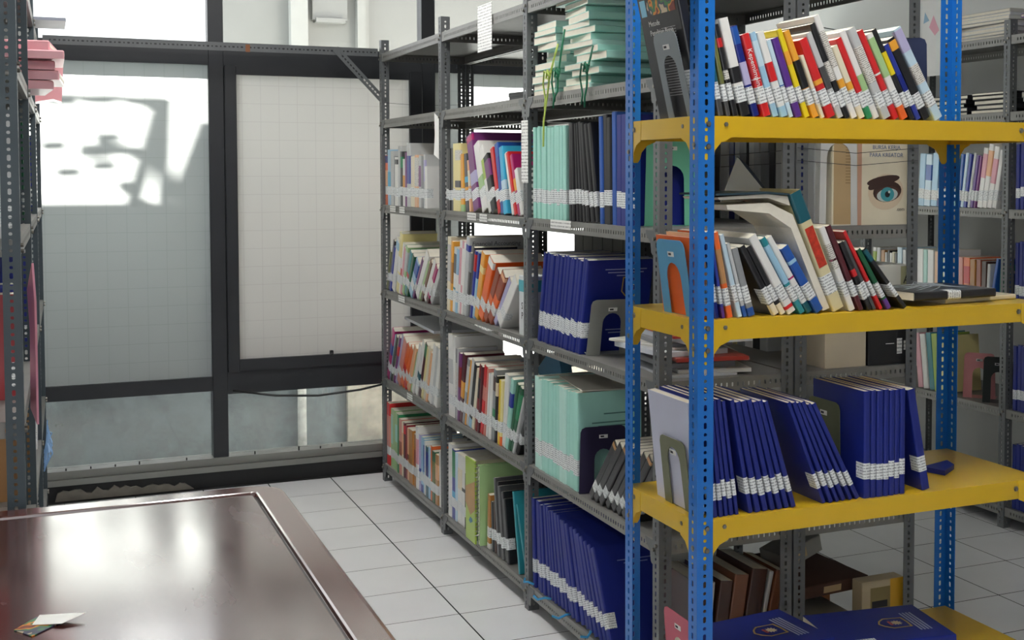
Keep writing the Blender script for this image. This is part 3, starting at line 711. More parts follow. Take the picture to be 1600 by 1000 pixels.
# ---- lower yellow shelf: navy theses
zl = BL[1]
book('plv', .018, .245, .195, 'book', 'white and lavender tall book behind the olive bookend', None, (), None, (1.262, 2.341, zl + .0005), (0, R(-6), 0))
bookend(mat('#6d7055', .45), 'olive green bookend against the white and lavender book', (1.256, 2.42, zl + .0008), (R(7), 0, R(-90)), w=.13, h=.155, tongue=.002)
TH = lambda n, t, h, tl: [('nav', t * rnd.uniform(.85, 1.15), h + rnd.uniform(-.003, .003), tl[0] + (tl[1] - tl[0])*i/max(1, n-1)) for i in range(n)]
for n, t, h, a0, x, e, wd in ((5, .015, .252, (-6, -8), 1.284, .062, 'in first stack, lower yellow shelf'), (7, .017, .25, (-11, -17), 1.371, .120, 'in second stack, lower yellow shelf'),
                           (6, .017, .252, (-22, -28), 1.560, .098, 'in third stack, lower yellow shelf'), (7, .016, .243, (-.3, -.2), 1.669, .114, 'in upright stack, lower yellow shelf')):
    row(TH(n, t, h, a0), (x, 2.312, zl), 0, wd, 'navy theses on the lower yellow shelf', 'thesis', depth=.205, extent=e, lab=(.040, .076), jit=.004)
row([('nav', .022, .24, -11, (), {'w': 'single navy blue thesis leaning alone'})], (1.836, 2.318, zl), 0, 'at right end, lower yellow shelf', 'navy theses on the lower yellow shelf', 'thesis', depth=.205, lab=(.040, .076))
bookend(mat('#5f6445', .45), 'olive green bookend beside the upright navy theses', (1.6650, 2.47, zl + .0008), (0, 0, R(-90)), w=.14, h=.20, tongue=.0018)
bookend(mat('#39402f', .45), 'dark green bookend between the second and third leaning navy stacks', (1.500, 2.46, zl + .0008), (R(18), 0, R(-90)), w=.14, h=.18, tongue=.03)
q = MB(); q.prism([(0, 0), (.10, .03), (.085, -.015), (.02, -.06)], 0, .012, 'z'); tag(q.build('flat_thesis', cover_mat('nav', 'thesis'), None, (1.955, 2.47, zl + .001)), 'navy thesis corner lying flat behind the single leaning thesis', 'thesis')

# ---- lowest yellow shelf
zb = BL[0]
for z_, x, y, a, w_ in ((0, 1.345, 2.35, 3, 'lowest under the left crested thesis'), (.0315, 1.34, 2.35, 1, 'second from bottom under the left crested thesis'), (0, 1.665, 2.375, -6, 'lowest under the right crested thesis')):
    book('nav', .030, .30, .215, 'thesis', 'navy blue thesis lying flat, ' + w_, 'flat navy theses', (), (.05, .10), (x, y, zb + z_ + .030 + .0012), (0, R(90), R(a)))
def emblem(parent, loc, rot, s=1.0, name='emblem'):
    """gold shield outline with a sun star and a small red and white mark"""
    q = MB(); sh = [(-.028, .034), (0, .036), (.028, .034), (.030, -.012), (.016, -.028), (0, -.036), (-.016, -.028), (-.030, -.012)]
    n = len(sh); ins = [(x*.88, z*.88) for x, z in sh]
    for i in range(n): q.prism([sh[i], sh[(i+1) % n], ins[(i+1) % n], ins[i]], -.0004, 0, 'y', 0)
    st = []
    for k in range(20):
        a = k*math.pi/10; r = .014 if k % 2 == 0 else .008; st.append((r*math.cos(a), r*math.sin(a) + .008))
    q.prism(st, -.0004, 0, 'y', 1)
    q.prism([(-.010, -.010), (.010, -.010), (.012, -.004), (-.012, -.004)], -.0005, 0, 'y', 2)
    o = q.build(name, [mat('#b59a4c', .4, .3), mat('#cfc39a', .5), mat('#a8423a', .5)], ([c for c in parent.children if c.name.startswith('cover')] + [parent])[0], loc, rot); o.scale = (s, s, s); return o
for i, (x, y, a, n) in enumerate(((1.335, 2.345, 5, 'left'), (1.66, 2.385, -9, 'right'))):
    t = .030; o = book('nav', t, .30, .215, 'thesis', 'navy blue thesis lying flat on the lowest yellow shelf, %s of the two' % n, 'flat navy theses', (), (.05, .10), (x, y, zb + .0315*(2 if n == 'left' else 1) + t + .0014), (0, R(90), R(a)))
    emblem(o, (-.0006, .107, .19), (0, 0, R(-90)), 1.1)
    q = MB()
    for j in range(4): q.box(-.0008, .05 + j*.0, .235 + j*.009, -.0003, .165, .239 + j*.009)
    TLN(q, 'title_lines', mat('#9fa7c0', .5), o)
bookend(mat('#c4586c', .45), 'dusty pink bookend standing at the left of the lowest yellow shelf', (1.268, 2.42, zb + .0008), (R(5), 0, R(-90)), w=.14, h=.19, tongue=.04)

# ---- aisle rack, far bay (spines face the aisle)
XA = 1.490
FAR, MID, NEAR = 'far bay', 'middle bay', 'near bay'
def arow(specs, y0, y1, z, place, group, **kw):
    return row(specs, (XA, y0, LEVELS[z]), -math.pi/2, place, group, extent=(y0 - y1) if y1 else None, **kw)
LV = ['bottom shelf', 'second shelf up', 'third shelf up', 'fourth shelf up']
def G(b, l): return 'books on the %s of the %s' % (l, b)
def PL(b, l): return 'on %s, %s' % (l, b)
F4 = [('ora', .020, .235, 0, (('nav', .85, .99), ('pea', .3, .7))), ('lbl', .026, .262, 0, (('cya', .3, .6),)), ('lgy', .024, .255, 0, ()), ('gry', .012, .23, 0, ()), ('whi', .020, .225, 1, (('dgy', .85, .95),)), ('lgy', .022, .275, 1, ()), ('dgy', .014, .25, 1, (('grn', .7, .9),)),
 ('whi', .020, .215, 1, (('lor', .4, .65),)), ('plu', .012, .245, 0, ()), ('lgy', .024, .285, 1, (('roy', .36, .8),), {'w': 'tall grey and blue book'}), ('cre', .024, .225, 1, ()), ('cre', .014, .225, 1, ()), ('pea', .024, .23, 1, (('ttl', .4, .95),)), ('lgy', .020, .228, 1, (('plu', .4, .8),)), ('gry', .014, .225, 0, ()), ('lgy', .008, .23, 0, (('lav', .5, .9),)), ('whi', .014, .18, 0, ())]
arow(F4, 5.935, 5.015, 3, PL(FAR, LV[3]), G(FAR, LV[3]), words='book')
F3 = [('oli', .010, .20, 22, ()), ('bla', .012, .265, 26, (), {'w': 'black coil bound book'}), ('roy', .012, .23, 24, ()), ('whi', .024, .265, 22, (('lbl', .8, .95),)), ('pye', .022, .29, 16, (('whi', .35, .6),)), ('whi', .012, .25, 20, (('red', .3, .5),)), ('pin', .012, .23, 20, ()), ('lgr', .018, .235, 20, (('lgy', .5, .9),)),
 ('tea', .018, .225, 28, (('red', .34, .5),)), ('dgr', .016, .22, 32, ()), ('lbl', .026, .205, 40, (('blu', .6, .95),)), ('plu', .012, .24, 42, ()), ('whi', .024, .27, 42, ()), ('lgr', .012, .225, 42, ()), ('bro', .014, .235, 42, (('dbr', 0, .15),)), ('whi', .018, .24, 42, ()), ('mag', .016, .215, 43, (('whi', .36, .6), ('mar', 0, .14))), ('lgy', .018, .22, 43, ())]
arow(F3, 5.935, 5.16, 2, PL(FAR, LV[2]), G(FAR, LV[2]), words='book')
F2 = [('mag', .020, .27, 26, (('roy', .5, .7),)), ('lbl', .010, .25, 27, ()), ('dgy', .014, .25, 28, ()), ('lgr', .010, .24, 28, (('dre', .6, .8),)), ('plu', .012, .255, 28, (('red', .6, .8),)), ('lav', .014, .27, 29, ()), ('sal', .026, .25, 31, ()), ('ora', .024, .235, 34, (('red', .34, .5),)), ('ora', .022, .235, 34, (('red', .0, .14),)), ('pea', .018, .25, 33, ()),
 ('lgr', .010, .22, 32, ()), ('whi', .016, .265, 30, ()), ('whi', .018, .28, 28, (('ted', .3, .42),)), ('mar', .018, .27, 26, (('grn', .75, .98),)), ('pye', .014, .255, 25, ()), ('cre', .016, .26, 23, ()), ('pea', .010, .24, 22, ()), ('whi', .022, .27, 20, ()), ('lgy', .018, .265, 19, ()), ('whi', .020, .26, 18, ())]
arow(F2, 5.935, 5.09, 1, PL(FAR, LV[1]), G(FAR, LV[1]), words='book')
F1 = [('red', .024, .30, 0, (('sal', .3, .8),)), ('lgr', .020, .28, 1, (('min', .4, .9),)), ('lgr', .020, .28, 1, ()), ('lgr', .022, .275, 1, (('min', .5, .8),)), ('grn', .010, .275, 1, ()), ('sal', .022, .26, 1, (('rbr', .3, .6),)), ('cre', .012, .255, 1, (('pea', .4, .8),)), ('mar', .012, .255, 1, (('red', .8, .95),)), ('dre', .012, .25, 1, ()), ('pea', .020, .24, 1, (('bro', .4, .5),)), ('och', .030, .245, 0, ()), ('och', .022, .235, 0, (('rbr', .4, .7),)),
 ('whi', .018, .28, 0, (('pin', .4, .8),)), ('lav', .012, .25, 0, (('roy', .2, .4),)), ('lbl', .016, .245, 1, (('roy', .0, .14),)), ('lbl', .010, .24, 1, (('blu', .4, .9),)), ('whi', .010, .235, 1, ()), ('ted', .018, .22, 1, (('nav', .4, .9),)), ('lbl', .014, .225, 1, ()), ('ora', .012, .235, 1, ()), ('dgr', .020, .22, 1, (('oli', .4, .8),)), ('tan', .018, .215, 2, (('pea', .5, .8),)), ('whi', .024, .235, 0, ())]
arow(F1, 5.935, 5.012, 0, PL(FAR, LV[0]), G(FAR, LV[0]), words='book')
# sheets lying over the books
def sheet(label, x0, y0, x1, y1, z, c='#e2e0d8', rot=0, t=.002, tilt=0):
    q = MB(); q.box(0, 0, 0, x1-x0, y1-y0, t); return tag(q.build('paper_sheet', mat(c, .6, 0, 0, .05), None, (x0, y0, z), (R(tilt), 0, R(rot))), label, 'paper')
sheet('stack of loose white paper lying over the books of the second far shelf', 1.52, 5.22, 1.74, 5.82, LEVELS[1] + .297, '#dfe2e6', -3, .012)
# middle bay
C4 = [('dgy', .018, .25, 0, ()), ('bla', .014, .25, 0, ()), ('dgy', .018, .25, 0, ()), ('pye', .018, .268, 0, ()), ('pye', .040, .268, 0, (('dgy', .35, .45), ('ttl', .75, .9))), ('lor', .020, .225, -1, (('lgr', 0, .12),)), ('dgy', .022, .225, -5, (('cya', .5, .6), ('lor', .36, .42))), ('pea', .012, .20, -8, (('cre', .5, .8),)), ('plu', .040, .30, -17, (('lav', .34, .5), ('mag', .9, .98)), {'d': .30, 'off': .0}),
 ('whi', .034, .272, -22, (('lgr', .3, .5),)), ('whi', .022, .265, -24, (('lim', .5, .8),)), ('bla', .030, .225, -25, (('plu', .6, .9),)), ('red', .020, .25, -20, ()), ('blu', .022, .262, -16, (('roy', .5, .8),)), ('cya', .022, .245, -12, (('sky', .3, .5),)), ('whi', .016, .23, -20, ()), ('red', .014, .235, -22, ()), ('mag', .014, .225, -22, (('lor', .4, .6),)), ('whi', .018, .17, -22, ())]
arow(C4, 4.935, 4.035, 3, PL(MID, LV[3]), G(MID, LV[3]), words='book')
C3 = [('cre', .028, .30, 4, (('lgy', .4, .9),)), ('lor', .018, .285, 5, (('och', .4, .7),)), ('whi', .026, .262, 7, (('dgy', .6, .9), ('tea', .34, .38))), ('lbl', .018, .258, 7, (('whi', .34, .6),)), ('whi', .020, .295, 8, (('pin', .4, .9),)), ('pin', .016, .295, 9, (('whi', .4, .9),)), ('whi', .014, .29, 10, ()),
 ('lgy', .026, .315, 11, (('roy', .82, .9),), {'d': .25, 'w': 'tall light grey accounting book'}), ('gry', .016, .255, 12, (('dgy', .3, .7),)), ('bla', .016, .28, 13, ()), ('roy', .014, .27, 15, (('red', .7, .95),)), ('lbl', .016, .27, 16, (('roy', .6, .98),)), ('lor', .030, .27, 20, (('pye', .7, .8),)), ('ora', .040, .265, 30, (('whi', .88, .99),)), ('rbr', .028, .245, 38, (('ora', .34, .5),)), ('rbr', .030, .245, 41, (('ora', .32, .52), ('pea', .9, .98))), ('lav', .020, .24, 44, ()), ('whi', .034, .25, 47, ())]
ac = arow(C3, 4.935, 4.27, 2, PL(MID, LV[2]), G(MID, LV[2]), words='book')
text('Financial Accounting', .024, mat('#4a4a50', .5, 0, 0, 0), ac[7], (max(v.co.x for v in ac[7].children[0].data.vertices) + .0006, .012, .283), (R(90), 0, R(90)))
bxm = empty('carton', (1.495, 4.085, LEVELS[2] + .0005), (0, 0, -math.pi/2), 'small white and teal carton leaning by the third post of the grey rack', 'box')
q = MB(); q.bevbox(0, 0, 0, .07, .12, .205, .002); q.build('body', mat('#dfe3e4', .4), bxm)
q = MB(); q.box(-.0004, -.0006, .15, .0704, .08, .19); q.build('band', mat('#4ba9b8', .4), bxm)
for i, ch in enumerate('SP'): text(ch, .034, INKB, bxm, (.025, -.0008, .09 - i*.034), (R(90), 0, 0))
C2 = [('whi', .040, .335, 0, (('lgy', .4, .7),)), ('whi', .018, .33, 0, ()), ('gry', .014, .285, 3, (('ttl', .34, .8),)), ('lgy', .012, .29, 4, ()), ('plu', .020, .275, 6, (('dre', .5, .8),)), ('mar', .026, .28, 10, (('lor', .36, .6),)), ('gry', .018, .275, 16, (('lgy', .5, .9),)), ('lor', .010, .275, 17, ()), ('lgy', .022, .28, 17, ()), ('bla', .022, .265, 17, (('lbl', .0, .14),)), ('cre', .018, .25, 17, ()), ('dre', .016, .27, 14, (('bla', .5, .8),)), ('mar', .014, .265, 12, ()), ('red', .022, .27, 12, (('sal', .5, .7),)), ('sal', .012, .265, 11, ()),
 ('whi', .014, .245, 9, ()), ('lgy', .012, .25, 8, ()), ('whi', .014, .25, 8, ()), ('gry', .022, .27, 7, (('grn', .34, .45), ('dbr', .7, .9))), ('bla', .012, .25, 6, (('cre', .7, .9),)), ('pea', .010, .22, 5, (('bro', .5, .8),)), ('yel', .014, .24, 5, ()), ('pye', .012, .24, 5, (('ora', .0, .14),)), ('whi', .026, .27, 8, ()), ('min', .018, .27, 15, (('roy', .6, .8),)), ('dgr', .016, .265, 20, ()), ('dgr', .018, .26, 22, (('grn', .5, .9),)), ('lgy', .010, .24, 28, ()), ('bla', .016, .23, 34, ())]
arow(C2, 4.93, 4.11, 1, PL(MID, LV[1]), G(MID, LV[1]), words='book', scale=.95)
C1 = [('whi', .024, .30, 1, ()), ('roy', .022, .285, 1, (('grn', .6, .98), ('cya', .15, .4))), ('sky', .012, .28, 1, ()), ('whi', .028, .28, 2, (('cre', .5, .8),)), ('whi', .022, .28, 2, (('bla', .5, .55),)), ('bla', .008, .22, 2, ()), ('cre', .030, .285, 2, (('whi', .4, .9),))]
arow(C1, 4.93, 4.635, 0, PL(MID, LV[0]), G(MID, LV[0]), words='book', depth=.24)
pb = empty('picture_book', (1.462, 4.60, LEVELS[0] + .0005), (0, 0, -math.pi/2), 'tall lime green coil bound picture book turned out over the aisle edge', 'book')
q = MB(); q.box(0, 0, 0, .115, .006, .315); q.build('front_cover', cover_mat('lim'), pb)
q = MB(); q.prism([(.0, .20), (.115, .24), (.115, .13), (.06, .10), (.0, .14)], -.0006, 0, 'y'); q.build('cover_picture', mat('#b98f52', .4, 0, .2, .3, 14), pb)
q = MB(); q.prism([(.04, .075), (.06, .068), (.085, .08), (.08, .09), (.055, .092)], -.0006, 0, 'y'); q.build('cover_picture', mat('#2f6f8a', .4), pb)
q = MB(); q.box(.121, .012, .002, .139, .235, .300); q.build('pages', PAPER, pb)
q = MB(); q.box(.118, .010, .0, .1205, .238, .305); q.box(.1395, .010, .0, .142, .238, .305); q.build('back_cover', cover_mat('lgr'), pb)
q = MB(); q.tube([(.119 + .008*math.cos(k*math.pi/4), .010 + .011*math.sin(k*math.pi/4), .012 + k*.0012) for k in range(8*17)][:8*17], .0011, 4)
for j in range(17): pass
q.build('wire_coil', STEEL, pb, (0, 0, 0)).scale = (1, 1, 1.78)
C1b = [('och', .026, .205, 3, (('whi', .0, .1),)), ('bla', .018, .185, -3, ()), ('dbr', .014, .19, -4, ()), ('bla', .012, .24, -8, ()), ('dgy', .018, .285, -9, ()), ('bla', .016, .275, -9, ()), ('dgy', .018, .265, -10, ()), ('bla', .020, .25, -11, ()), ('bla', .018, .23, -12, ())]
arow(C1b, 4.435, 4.19, 0, 'right of the lime books, bottom shelf', G(MID, LV[0]), words='book')
row([('tea', .012, .285, -13), ('tea', .012, .26, -25)], (1.488, 4.085, LEVELS[0]), -math.pi/2, 'by the third post, bottom shelf', 'teal folders', kind='book', depth=.24, lab=None, words='folder')
# black things on the fifth shelf of the middle bay, blue wrap on the second shelf
q = MB(); q.bevbox(0, 0, 0, .2, .16, .018, .003); q.bevbox(.02, .03, .018, .21, .20, .034, .003); tag(q.build('file_tray', BLACKP, None, (1.55, 4.10, LEVELS[4] + .0005), (0, 0, R(10))), 'black flat file case on the shelf below the top of the middle bay', 'case')
q = MB(); q.prism([(0, 0), (.06, -.035), (.14, .0), (.11, .07), (.05, .075)], 0, .05, 'y'); tag(q.build('blue_packet', mat('#3c6f8e', .25, 0, .5), None, (1.56, 4.09, LEVELS[1] + .30), (0, R(10), R(-70))), 'blue plastic packet squeezed above the books by the third post', 'packet')

# ---- aisle rack, near bay
ar = arow([(rnd.choice(('min', 'min', 'mil')), .024 * rnd.uniform(.8, 1.2), .300 + rnd.uniform(-.004, .004), 0) for _ in range(12)], 3.935, 3.655, 3, PL(NEAR, LV[3]), 'mint theses on the fourth shelf', kind='thesis', depth=.215, lab=(.05, .095))
arow([('bla', .026 * rnd.uniform(.8, 1.2), .305 + rnd.uniform(-.004, .004), -.5 - i*1.7) for i in range(8)], 3.628, 3.405, 3, 'in black group, fourth shelf, near bay', 'black theses on the fourth shelf', kind='thesis', depth=.215, lab=(.05, .095))
arow([('blu', .020, .315, -2), ('bla', .024, .32, -2), ('bla', .024, .31, -1), ('blu', .026, .325, -1, (), {'w': 'wide blue binder', 'd': .26, 'lab': None}), ('nav', .03, .315, 0), ('nav', .03, .315, 0)], 3.385, 3.20, 3, 'right of the black theses, near bay', 'binders on the fourth shelf', kind='thesis', depth=.235, lab=(.05, .095))
bookend(mat('#6fbf9f', .4), 'mint green bookend at the near end of the fourth grey shelf', (1.62, 3.165, LEVELS[3] + .0008), (0, 0, R(-4)), w=.17, h=.25, aw=.075, ah=.17, tongue=.02)
# third shelf: navy group, bookend
nv = arow([('nav', .018 * rnd.uniform(.85, 1.15), .30 + rnd.uniform(-.004, .004), 12 + .12*i) for i in range(15)], 3.90, 3.545, 2, PL(NEAR, LV[2]), 'navy theses on the third shelf', kind='thesis', depth=.22, lab=(.05, .10))
last = nv[-1]; tt = .018
def face_right(o): return max(v.co.x for v in [c for c in o.children if c.name.startswith('cover')][0].data.vertices)
tx = face_right(last)
emblem(last, (tx + .0006, .150, .212), (0, 0, R(90)), 1.0)
q = MB()
for j, (a, b) in enumerate(((.06, .20), (.07, .19), (.10, .16))): q.box(tx + .0002, a, .270 - j*.010, tx + .0007, b, .273 - j*.010)
for j, (a, b) in enumerate(((.08, .18), (.09, .17))): q.box(tx + .0002, a, .075 - j*.010, tx + .0007, b, .078 - j*.010)
TLN(q, 'title_lines', mat('#9fa7c8', .5), last)
bookend(mat('#8b8d88', .42, .2), 'grey metal bookend in front of the crested navy thesis', (1.575, 3.50, LEVELS[2] + .0008), (R(13), 0, R(-5)), w=.15, h=.178, tongue=.03)
q = MB()
for i in range(8): q.bevbox(rnd.uniform(0, .02), -i*.035, 0, .2 + rnd.uniform(-.01, .01), -i*.035 - .030, .315 + rnd.uniform(-.004, .012), .002)
for i in range(6):
    bb = MB(); bb.bevbox(0, -.098, 0, .22, 0, .315 + .010*((i*3) % 4), .002); bb.box(-.0006, -.07, .06, 0, -.03, .14, 1)
    tag(bb.build('box_file', [mat('#1c1d22', .4, 0, .2), mat('#4a4b50', .5)], None, (2.06, 4.945 - i*.10, LEVELS[2] + .0005)), 'black box file on the back rack behind the navy theses, %s from the left' % ORD[i], 'box file', 'black box files')
# magazines at the near end of the third shelf
mg = ['#b9bcc0', '#d8d8d4', '#8c8f94', '#e2e0da', '#a33a2e', '#d2d6dc', '#c9c6be', '#7d8086', '#cfd4da', '#b8443a']
zz = LEVELS[2] + .0005
MW = ['grey', 'white', 'dark grey', 'white', 'red', 'pale blue', 'beige', 'dark grey', 'pale blue', 'red']
for i in range(10):
    th = .007 + .004*((i*7) % 3); a = rnd.uniform(-18, 18); yy = 3.02 + .02*((i*5) % 4)
    q = MB(); q.bevbox(0, 0, 0, .21, .28, th, .0015); q.box(.004, .003, th*.2, .2104, .277, th*.8, 1)
    tag(q.build('magazine', [mat(mg[i], .35), PAPER], None, (1.53 + .015*((i*3) % 5), yy, zz), (0, 0, R(a))), '%s magazine, %s from the bottom of the loose pile on third shelf' % (MW[i], ORD[i]), 'magazine', 'loose magazines on the third shelf'); zz += th + .0006
for i, (x, y, c, w) in enumerate(((1.60, 3.0, '#b23a30', 'rolled red'), (1.70, 3.09, '#a9bccb', 'rolled pale blue'))):
    q = MB(); q.tube([(0, 0, 0), (.1, .02, .004), (.2, .05, .002)], .017, 10); tag(q.build('rolled_leaflet', mat(c, .4), None, (x, y, zz + .018), (0, 0, 0), True), w + ' leaflet lying on top of the magazine pile', 'leaflet')
# second shelf: mint group, dark bookend, slanted black books
mn = arow([(rnd.choice(('min', 'min', 'mil')), .026 * rnd.uniform(.8, 1.2), .305 + rnd.uniform(-.004, .004), 0) for _ in range(12)], 3.935, 3.555, 1, PL(NEAR, LV[1]), 'mint theses on the second shelf', kind='thesis', depth=.22, lab=(.05, .10))
tx = face_right(mn[-1]); q = MB()
for j, (a, b) in enumerate(((.09, .17), (.05, .20), (.07, .18))): q.box(tx + .0002, a, .235 - j*.012 - (.015 if j else 0), tx + .0007, b, .239 - j*.012 - (.015 if j else 0))
TLN(q, 'title_lines', mat('#5a8a82', .5), mn[-1])
sheet('creased white sheet lying over the mint theses of the second shelf', 1.51, 3.56, 1.72, 3.86, LEVELS[1] + .3115, '#d8d3c6', -8, .003)
bookend(mat('#2a2440', .42), 'dark purple bookend against the mint theses', (1.565, 3.522, LEVELS[1] + .0008), (0, 0, R(-4)), w=.16, h=.205, tongue=.02)
arow([('bla', .016, .27, 43 - i*.3, (('tan', .93, .98),) if i % 2 == 0 else ()) for i in range(8)], 3.47, 3.17, 1, 'in slanted group, second shelf, near bay', 'slanted black books', kind='book', depth=.2, lab=(.035, .07), words='book')
# bottom shelf: navy theses leaning
nb_ = arow([('nav', .024 * rnd.uniform(.8, 1.2), .30 + rnd.uniform(-.006, .006), -3 - i*1.3) for i in range(20)], 3.945, 3.30, 0, PL(NEAR, LV[0]), 'navy theses on the bottom shelf', kind='thesis', depth=.225, lab=(.055, .10))
tx = face_right(nb_[-1]); q = MB()
for j, (a, b) in enumerate(((.07, .19), (.09, .17))): q.box(tx + .0002, a, .245 - j*.010, tx + .0007, b, .248 - j*.010)
TLN(q, 'title_lines', mat('#7f8ac0', .5), nb_[-1])
for i in range(4):
    q = MB(); q.tube([(0, 0, 0), (-.015, .015, .006), (-.02, .04, -.002), (-.01, .06, .004)], .004, 5); tag(q.build('blue_ribbon', mat('#3a9ad0', .4), None, (1.478 + .01, 3.93 - i*.16, LEVELS[0] + .012), (0, 0, R(40*i)), True), 'scrap of light blue plastic string before the navy theses, %s of four from left' % ORD[i], 'string', 'blue string scraps')
# fifth shelf: mint folios lying flat in two stacks, tied with string
z0 = LEVELS[4] + .0005
def folio(x, y, z, rz, t, i, where, d=.215, h=.30, c='min'):
    return book(c, t, h, d, 'folio', '%s folio lying flat, %s from bottom, %s stack' % (PAL[c][0], ORD[i], where), 'mint folios lying on the fifth shelf', (), None, (x, y, z + t), (0, R(90), rz), hard=True)
zz = z0; rq = random.Random(11)
JY = (.02, .03, -.05, .0, -.10, -.06, -.02, .02, .0, .03, .01, .05, .02, .07)
for i in range(14):
    t = .0175 + .003*((i*5) % 3)
    folio(1.496 + rq.uniform(0, .02), 3.47 + JY[i], zz, R(rq.uniform(-5, 5)), t, i, 'right hand', d=.205, h=.31, c='min' if i % 3 else 'mil'); zz += t + .0006
zz = z0
for i in range(11):
    t = .018 + .003*((i*4) % 3)
    folio(1.497 + rq.uniform(0, .012) + (.05 if i in (5, 6) else 0), 3.768 + rq.uniform(-.012, .012) * (i > 3), zz, R(rq.uniform(-2, 2)), t, i, 'left hand', c='mil' if i % 3 else 'min', d=.185, h=.30); zz += t + .0006
for nme, c, y, dy, za, zb_ in (('green', '#1f7a55', 3.66, .03, .19, -.03), ('yellow green', '#b9cf62', 3.735, .05, .15, -.17), ('dark green', '#1c6a4c', 3.43, .02, .12, -.06)):
    e_ = empty('tie_string', (1.478, y, z0), label=nme + ' plastic string tied round the mint folio stacks', cat='string', group='strings round the folios')
    q = MB(); q.tube([(.004, -dy, za), (0, -dy*.5, za*.7), (-.006, 0, .05), (-.004, dy*.4, .0), (-.006, dy, zb_*.5), (-.004, dy*1.2, zb_)], .0034, 5); q.build('strand', mat(c, .45), e_, smooth=True)
    q = MB(); q.tube([(-.006, 0, .05), (-.012, .03, .07), (-.008, .05, .03), (-.006, .035, -.02), (-.006, .045, -.05)], .003, 5); q.build('loose_end', mat(c, .45), e_, smooth=True)
    q = MB(); q.tube([(-.008 - .006*math.sin(k*1.1), .014*math.cos(k*1.7), .055 + .016*math.sin(k*1.7)) for k in range(10)], .0034, 5); q.build('knot', mat(c, .45), e_, smooth=True)

# ---- rack behind: fore edges and end covers
A2X = 2.318
cols = ['whi', 'lgy', 'bla', 'whi', 'gry', 'dgy', 'whi', 'nav', 'lgy', 'bla', 'whi', 'lgy', 'gry', 'bla', 'whi', 'whi', 'dgy', 'nav', 'lgy', 'whi']
def brow(specs, y0, y1, z, place, group, **kw): return row(specs, (2.05, y1, LEVELS[z]), -math.pi/2, place, group, extent=(y1 - y0), **kw)
brow([(c, .036 if i % 3 else .05, .27 + .02*((i*7) % 4)/2, 0) for i, c in enumerate(cols)], 3.06, 3.92, 3, 'seen from behind, fourth shelf, back rack', 'binders on the back rack', depth=.25, lab=None, words='binder')
brow([(c, .03, .24 + .02*((i*5) % 4)/2, 0) for i, c in enumerate(['whi', 'dgr', 'whi', 'bla', 'lgy', 'whi', 'bla', 'pye', 'gry', 'whi', 'bla', 'lgy'])], 3.36, 3.92, 2, 'seen from behind, third shelf, back rack', 'books low on the back rack', depth=.24, lab=None, words='book')
dz = LEVELS[3] + .0005
dr = empty('directory', (2.035, 2.985, dz), (0, 0, 0), 'thick cream directory with a large eye on its cover at the rack end', 'book')
q = MB(); q.bevbox(0, 0, 0, .262, .05, .275, .002); q.build('cover', mat('#d9d0b8', .5), dr)
q = MB(); q.box(.002, .002, .275, .26, .048, .2755); q.build('pages', PAPER, dr)
q = MB(); q.box(.005, -.0006, .004, .085, 0, .272); q.build('back_panel', mat('#b49a72', .5), dr)
q = MB(); q.box(.086, -.0008, .0, .100, 0, .275); q.build('edge_stripe', mat('#b98f78', .5), dr)
q = MB()
def ell(cx, cz, a, b, dpt, mi, rot=0, n=20, k0=0, k1=None):
    P = []
    for k in range(n):
        t = 2*math.pi*k/n; x, z = a*math.cos(t), b*math.sin(t)
        P.append((cx + x*math.cos(rot) - z*math.sin(rot), cz + x*math.sin(rot) + z*math.cos(rot)))
    q.prism(P, -dpt, 0, 'y', mi)
ell(.185, .095, .062, .052, .0004, 5, .15); ell(.176, .128, .058, .013, .0006, 1, .16); ell(.150, .118, .030, .012, .00062, 1, .5); ell(.190, .096, .050, .030, .0007, 1, .12); ell(.192, .089, .044, .022, .0008, 4, .1); ell(.190, .086, .037, .019, .0009, 0, .12); ell(.190, .088, .024, .0205, .0011, 2); ell(.190, .088, .009, .009, .0013, 3); ell(.196, .095, .004, .004, .0015, 0)
q.build('eye_picture', [mat('#b4bfbc', .5), mat('#3a231d', .5), mat('#3a8f98', .4), mat('#16181c', .4), mat('#4a2e28', .5), mat('#d0bda2', .5)], dr)
for i, s in enumerate(('BURSA KERJA', 'PARA KREATOR')): text(s, .0165, mat('#5d6e92', .5, 0, 0, 0), dr, (.186, -.0006, .218 - i*.022), (R(90), 0, 0), align='CENTER')
text('9008', .030, INKB, dr, (.195, -.0006, .245), (R(90), 0, 0), align='CENTER')
text('.com', .015, INKB, dr, (.236, -.0016, .040), (R(90), 0, 0), align='CENTER')
q = MB()
for i in range(16): q.box(.045, -.0009, .12 + i*.0085, .045 + .022 + .012*((i*7) % 3)/2, -.0006, .1225 + i*.0085)
q.build('blurb_lines', mat('#8d7450', .5, 0, 0, 0), dr)
bookend(mat('#c9cac8', .4), 'white metal bookend with a tall arch in front of the eye directory', (2.055, 2.982, dz + .0003), (0, 0, 0), w=.13, h=.27, aw=.085, ah=.235, tongue=.002, tag_=False)
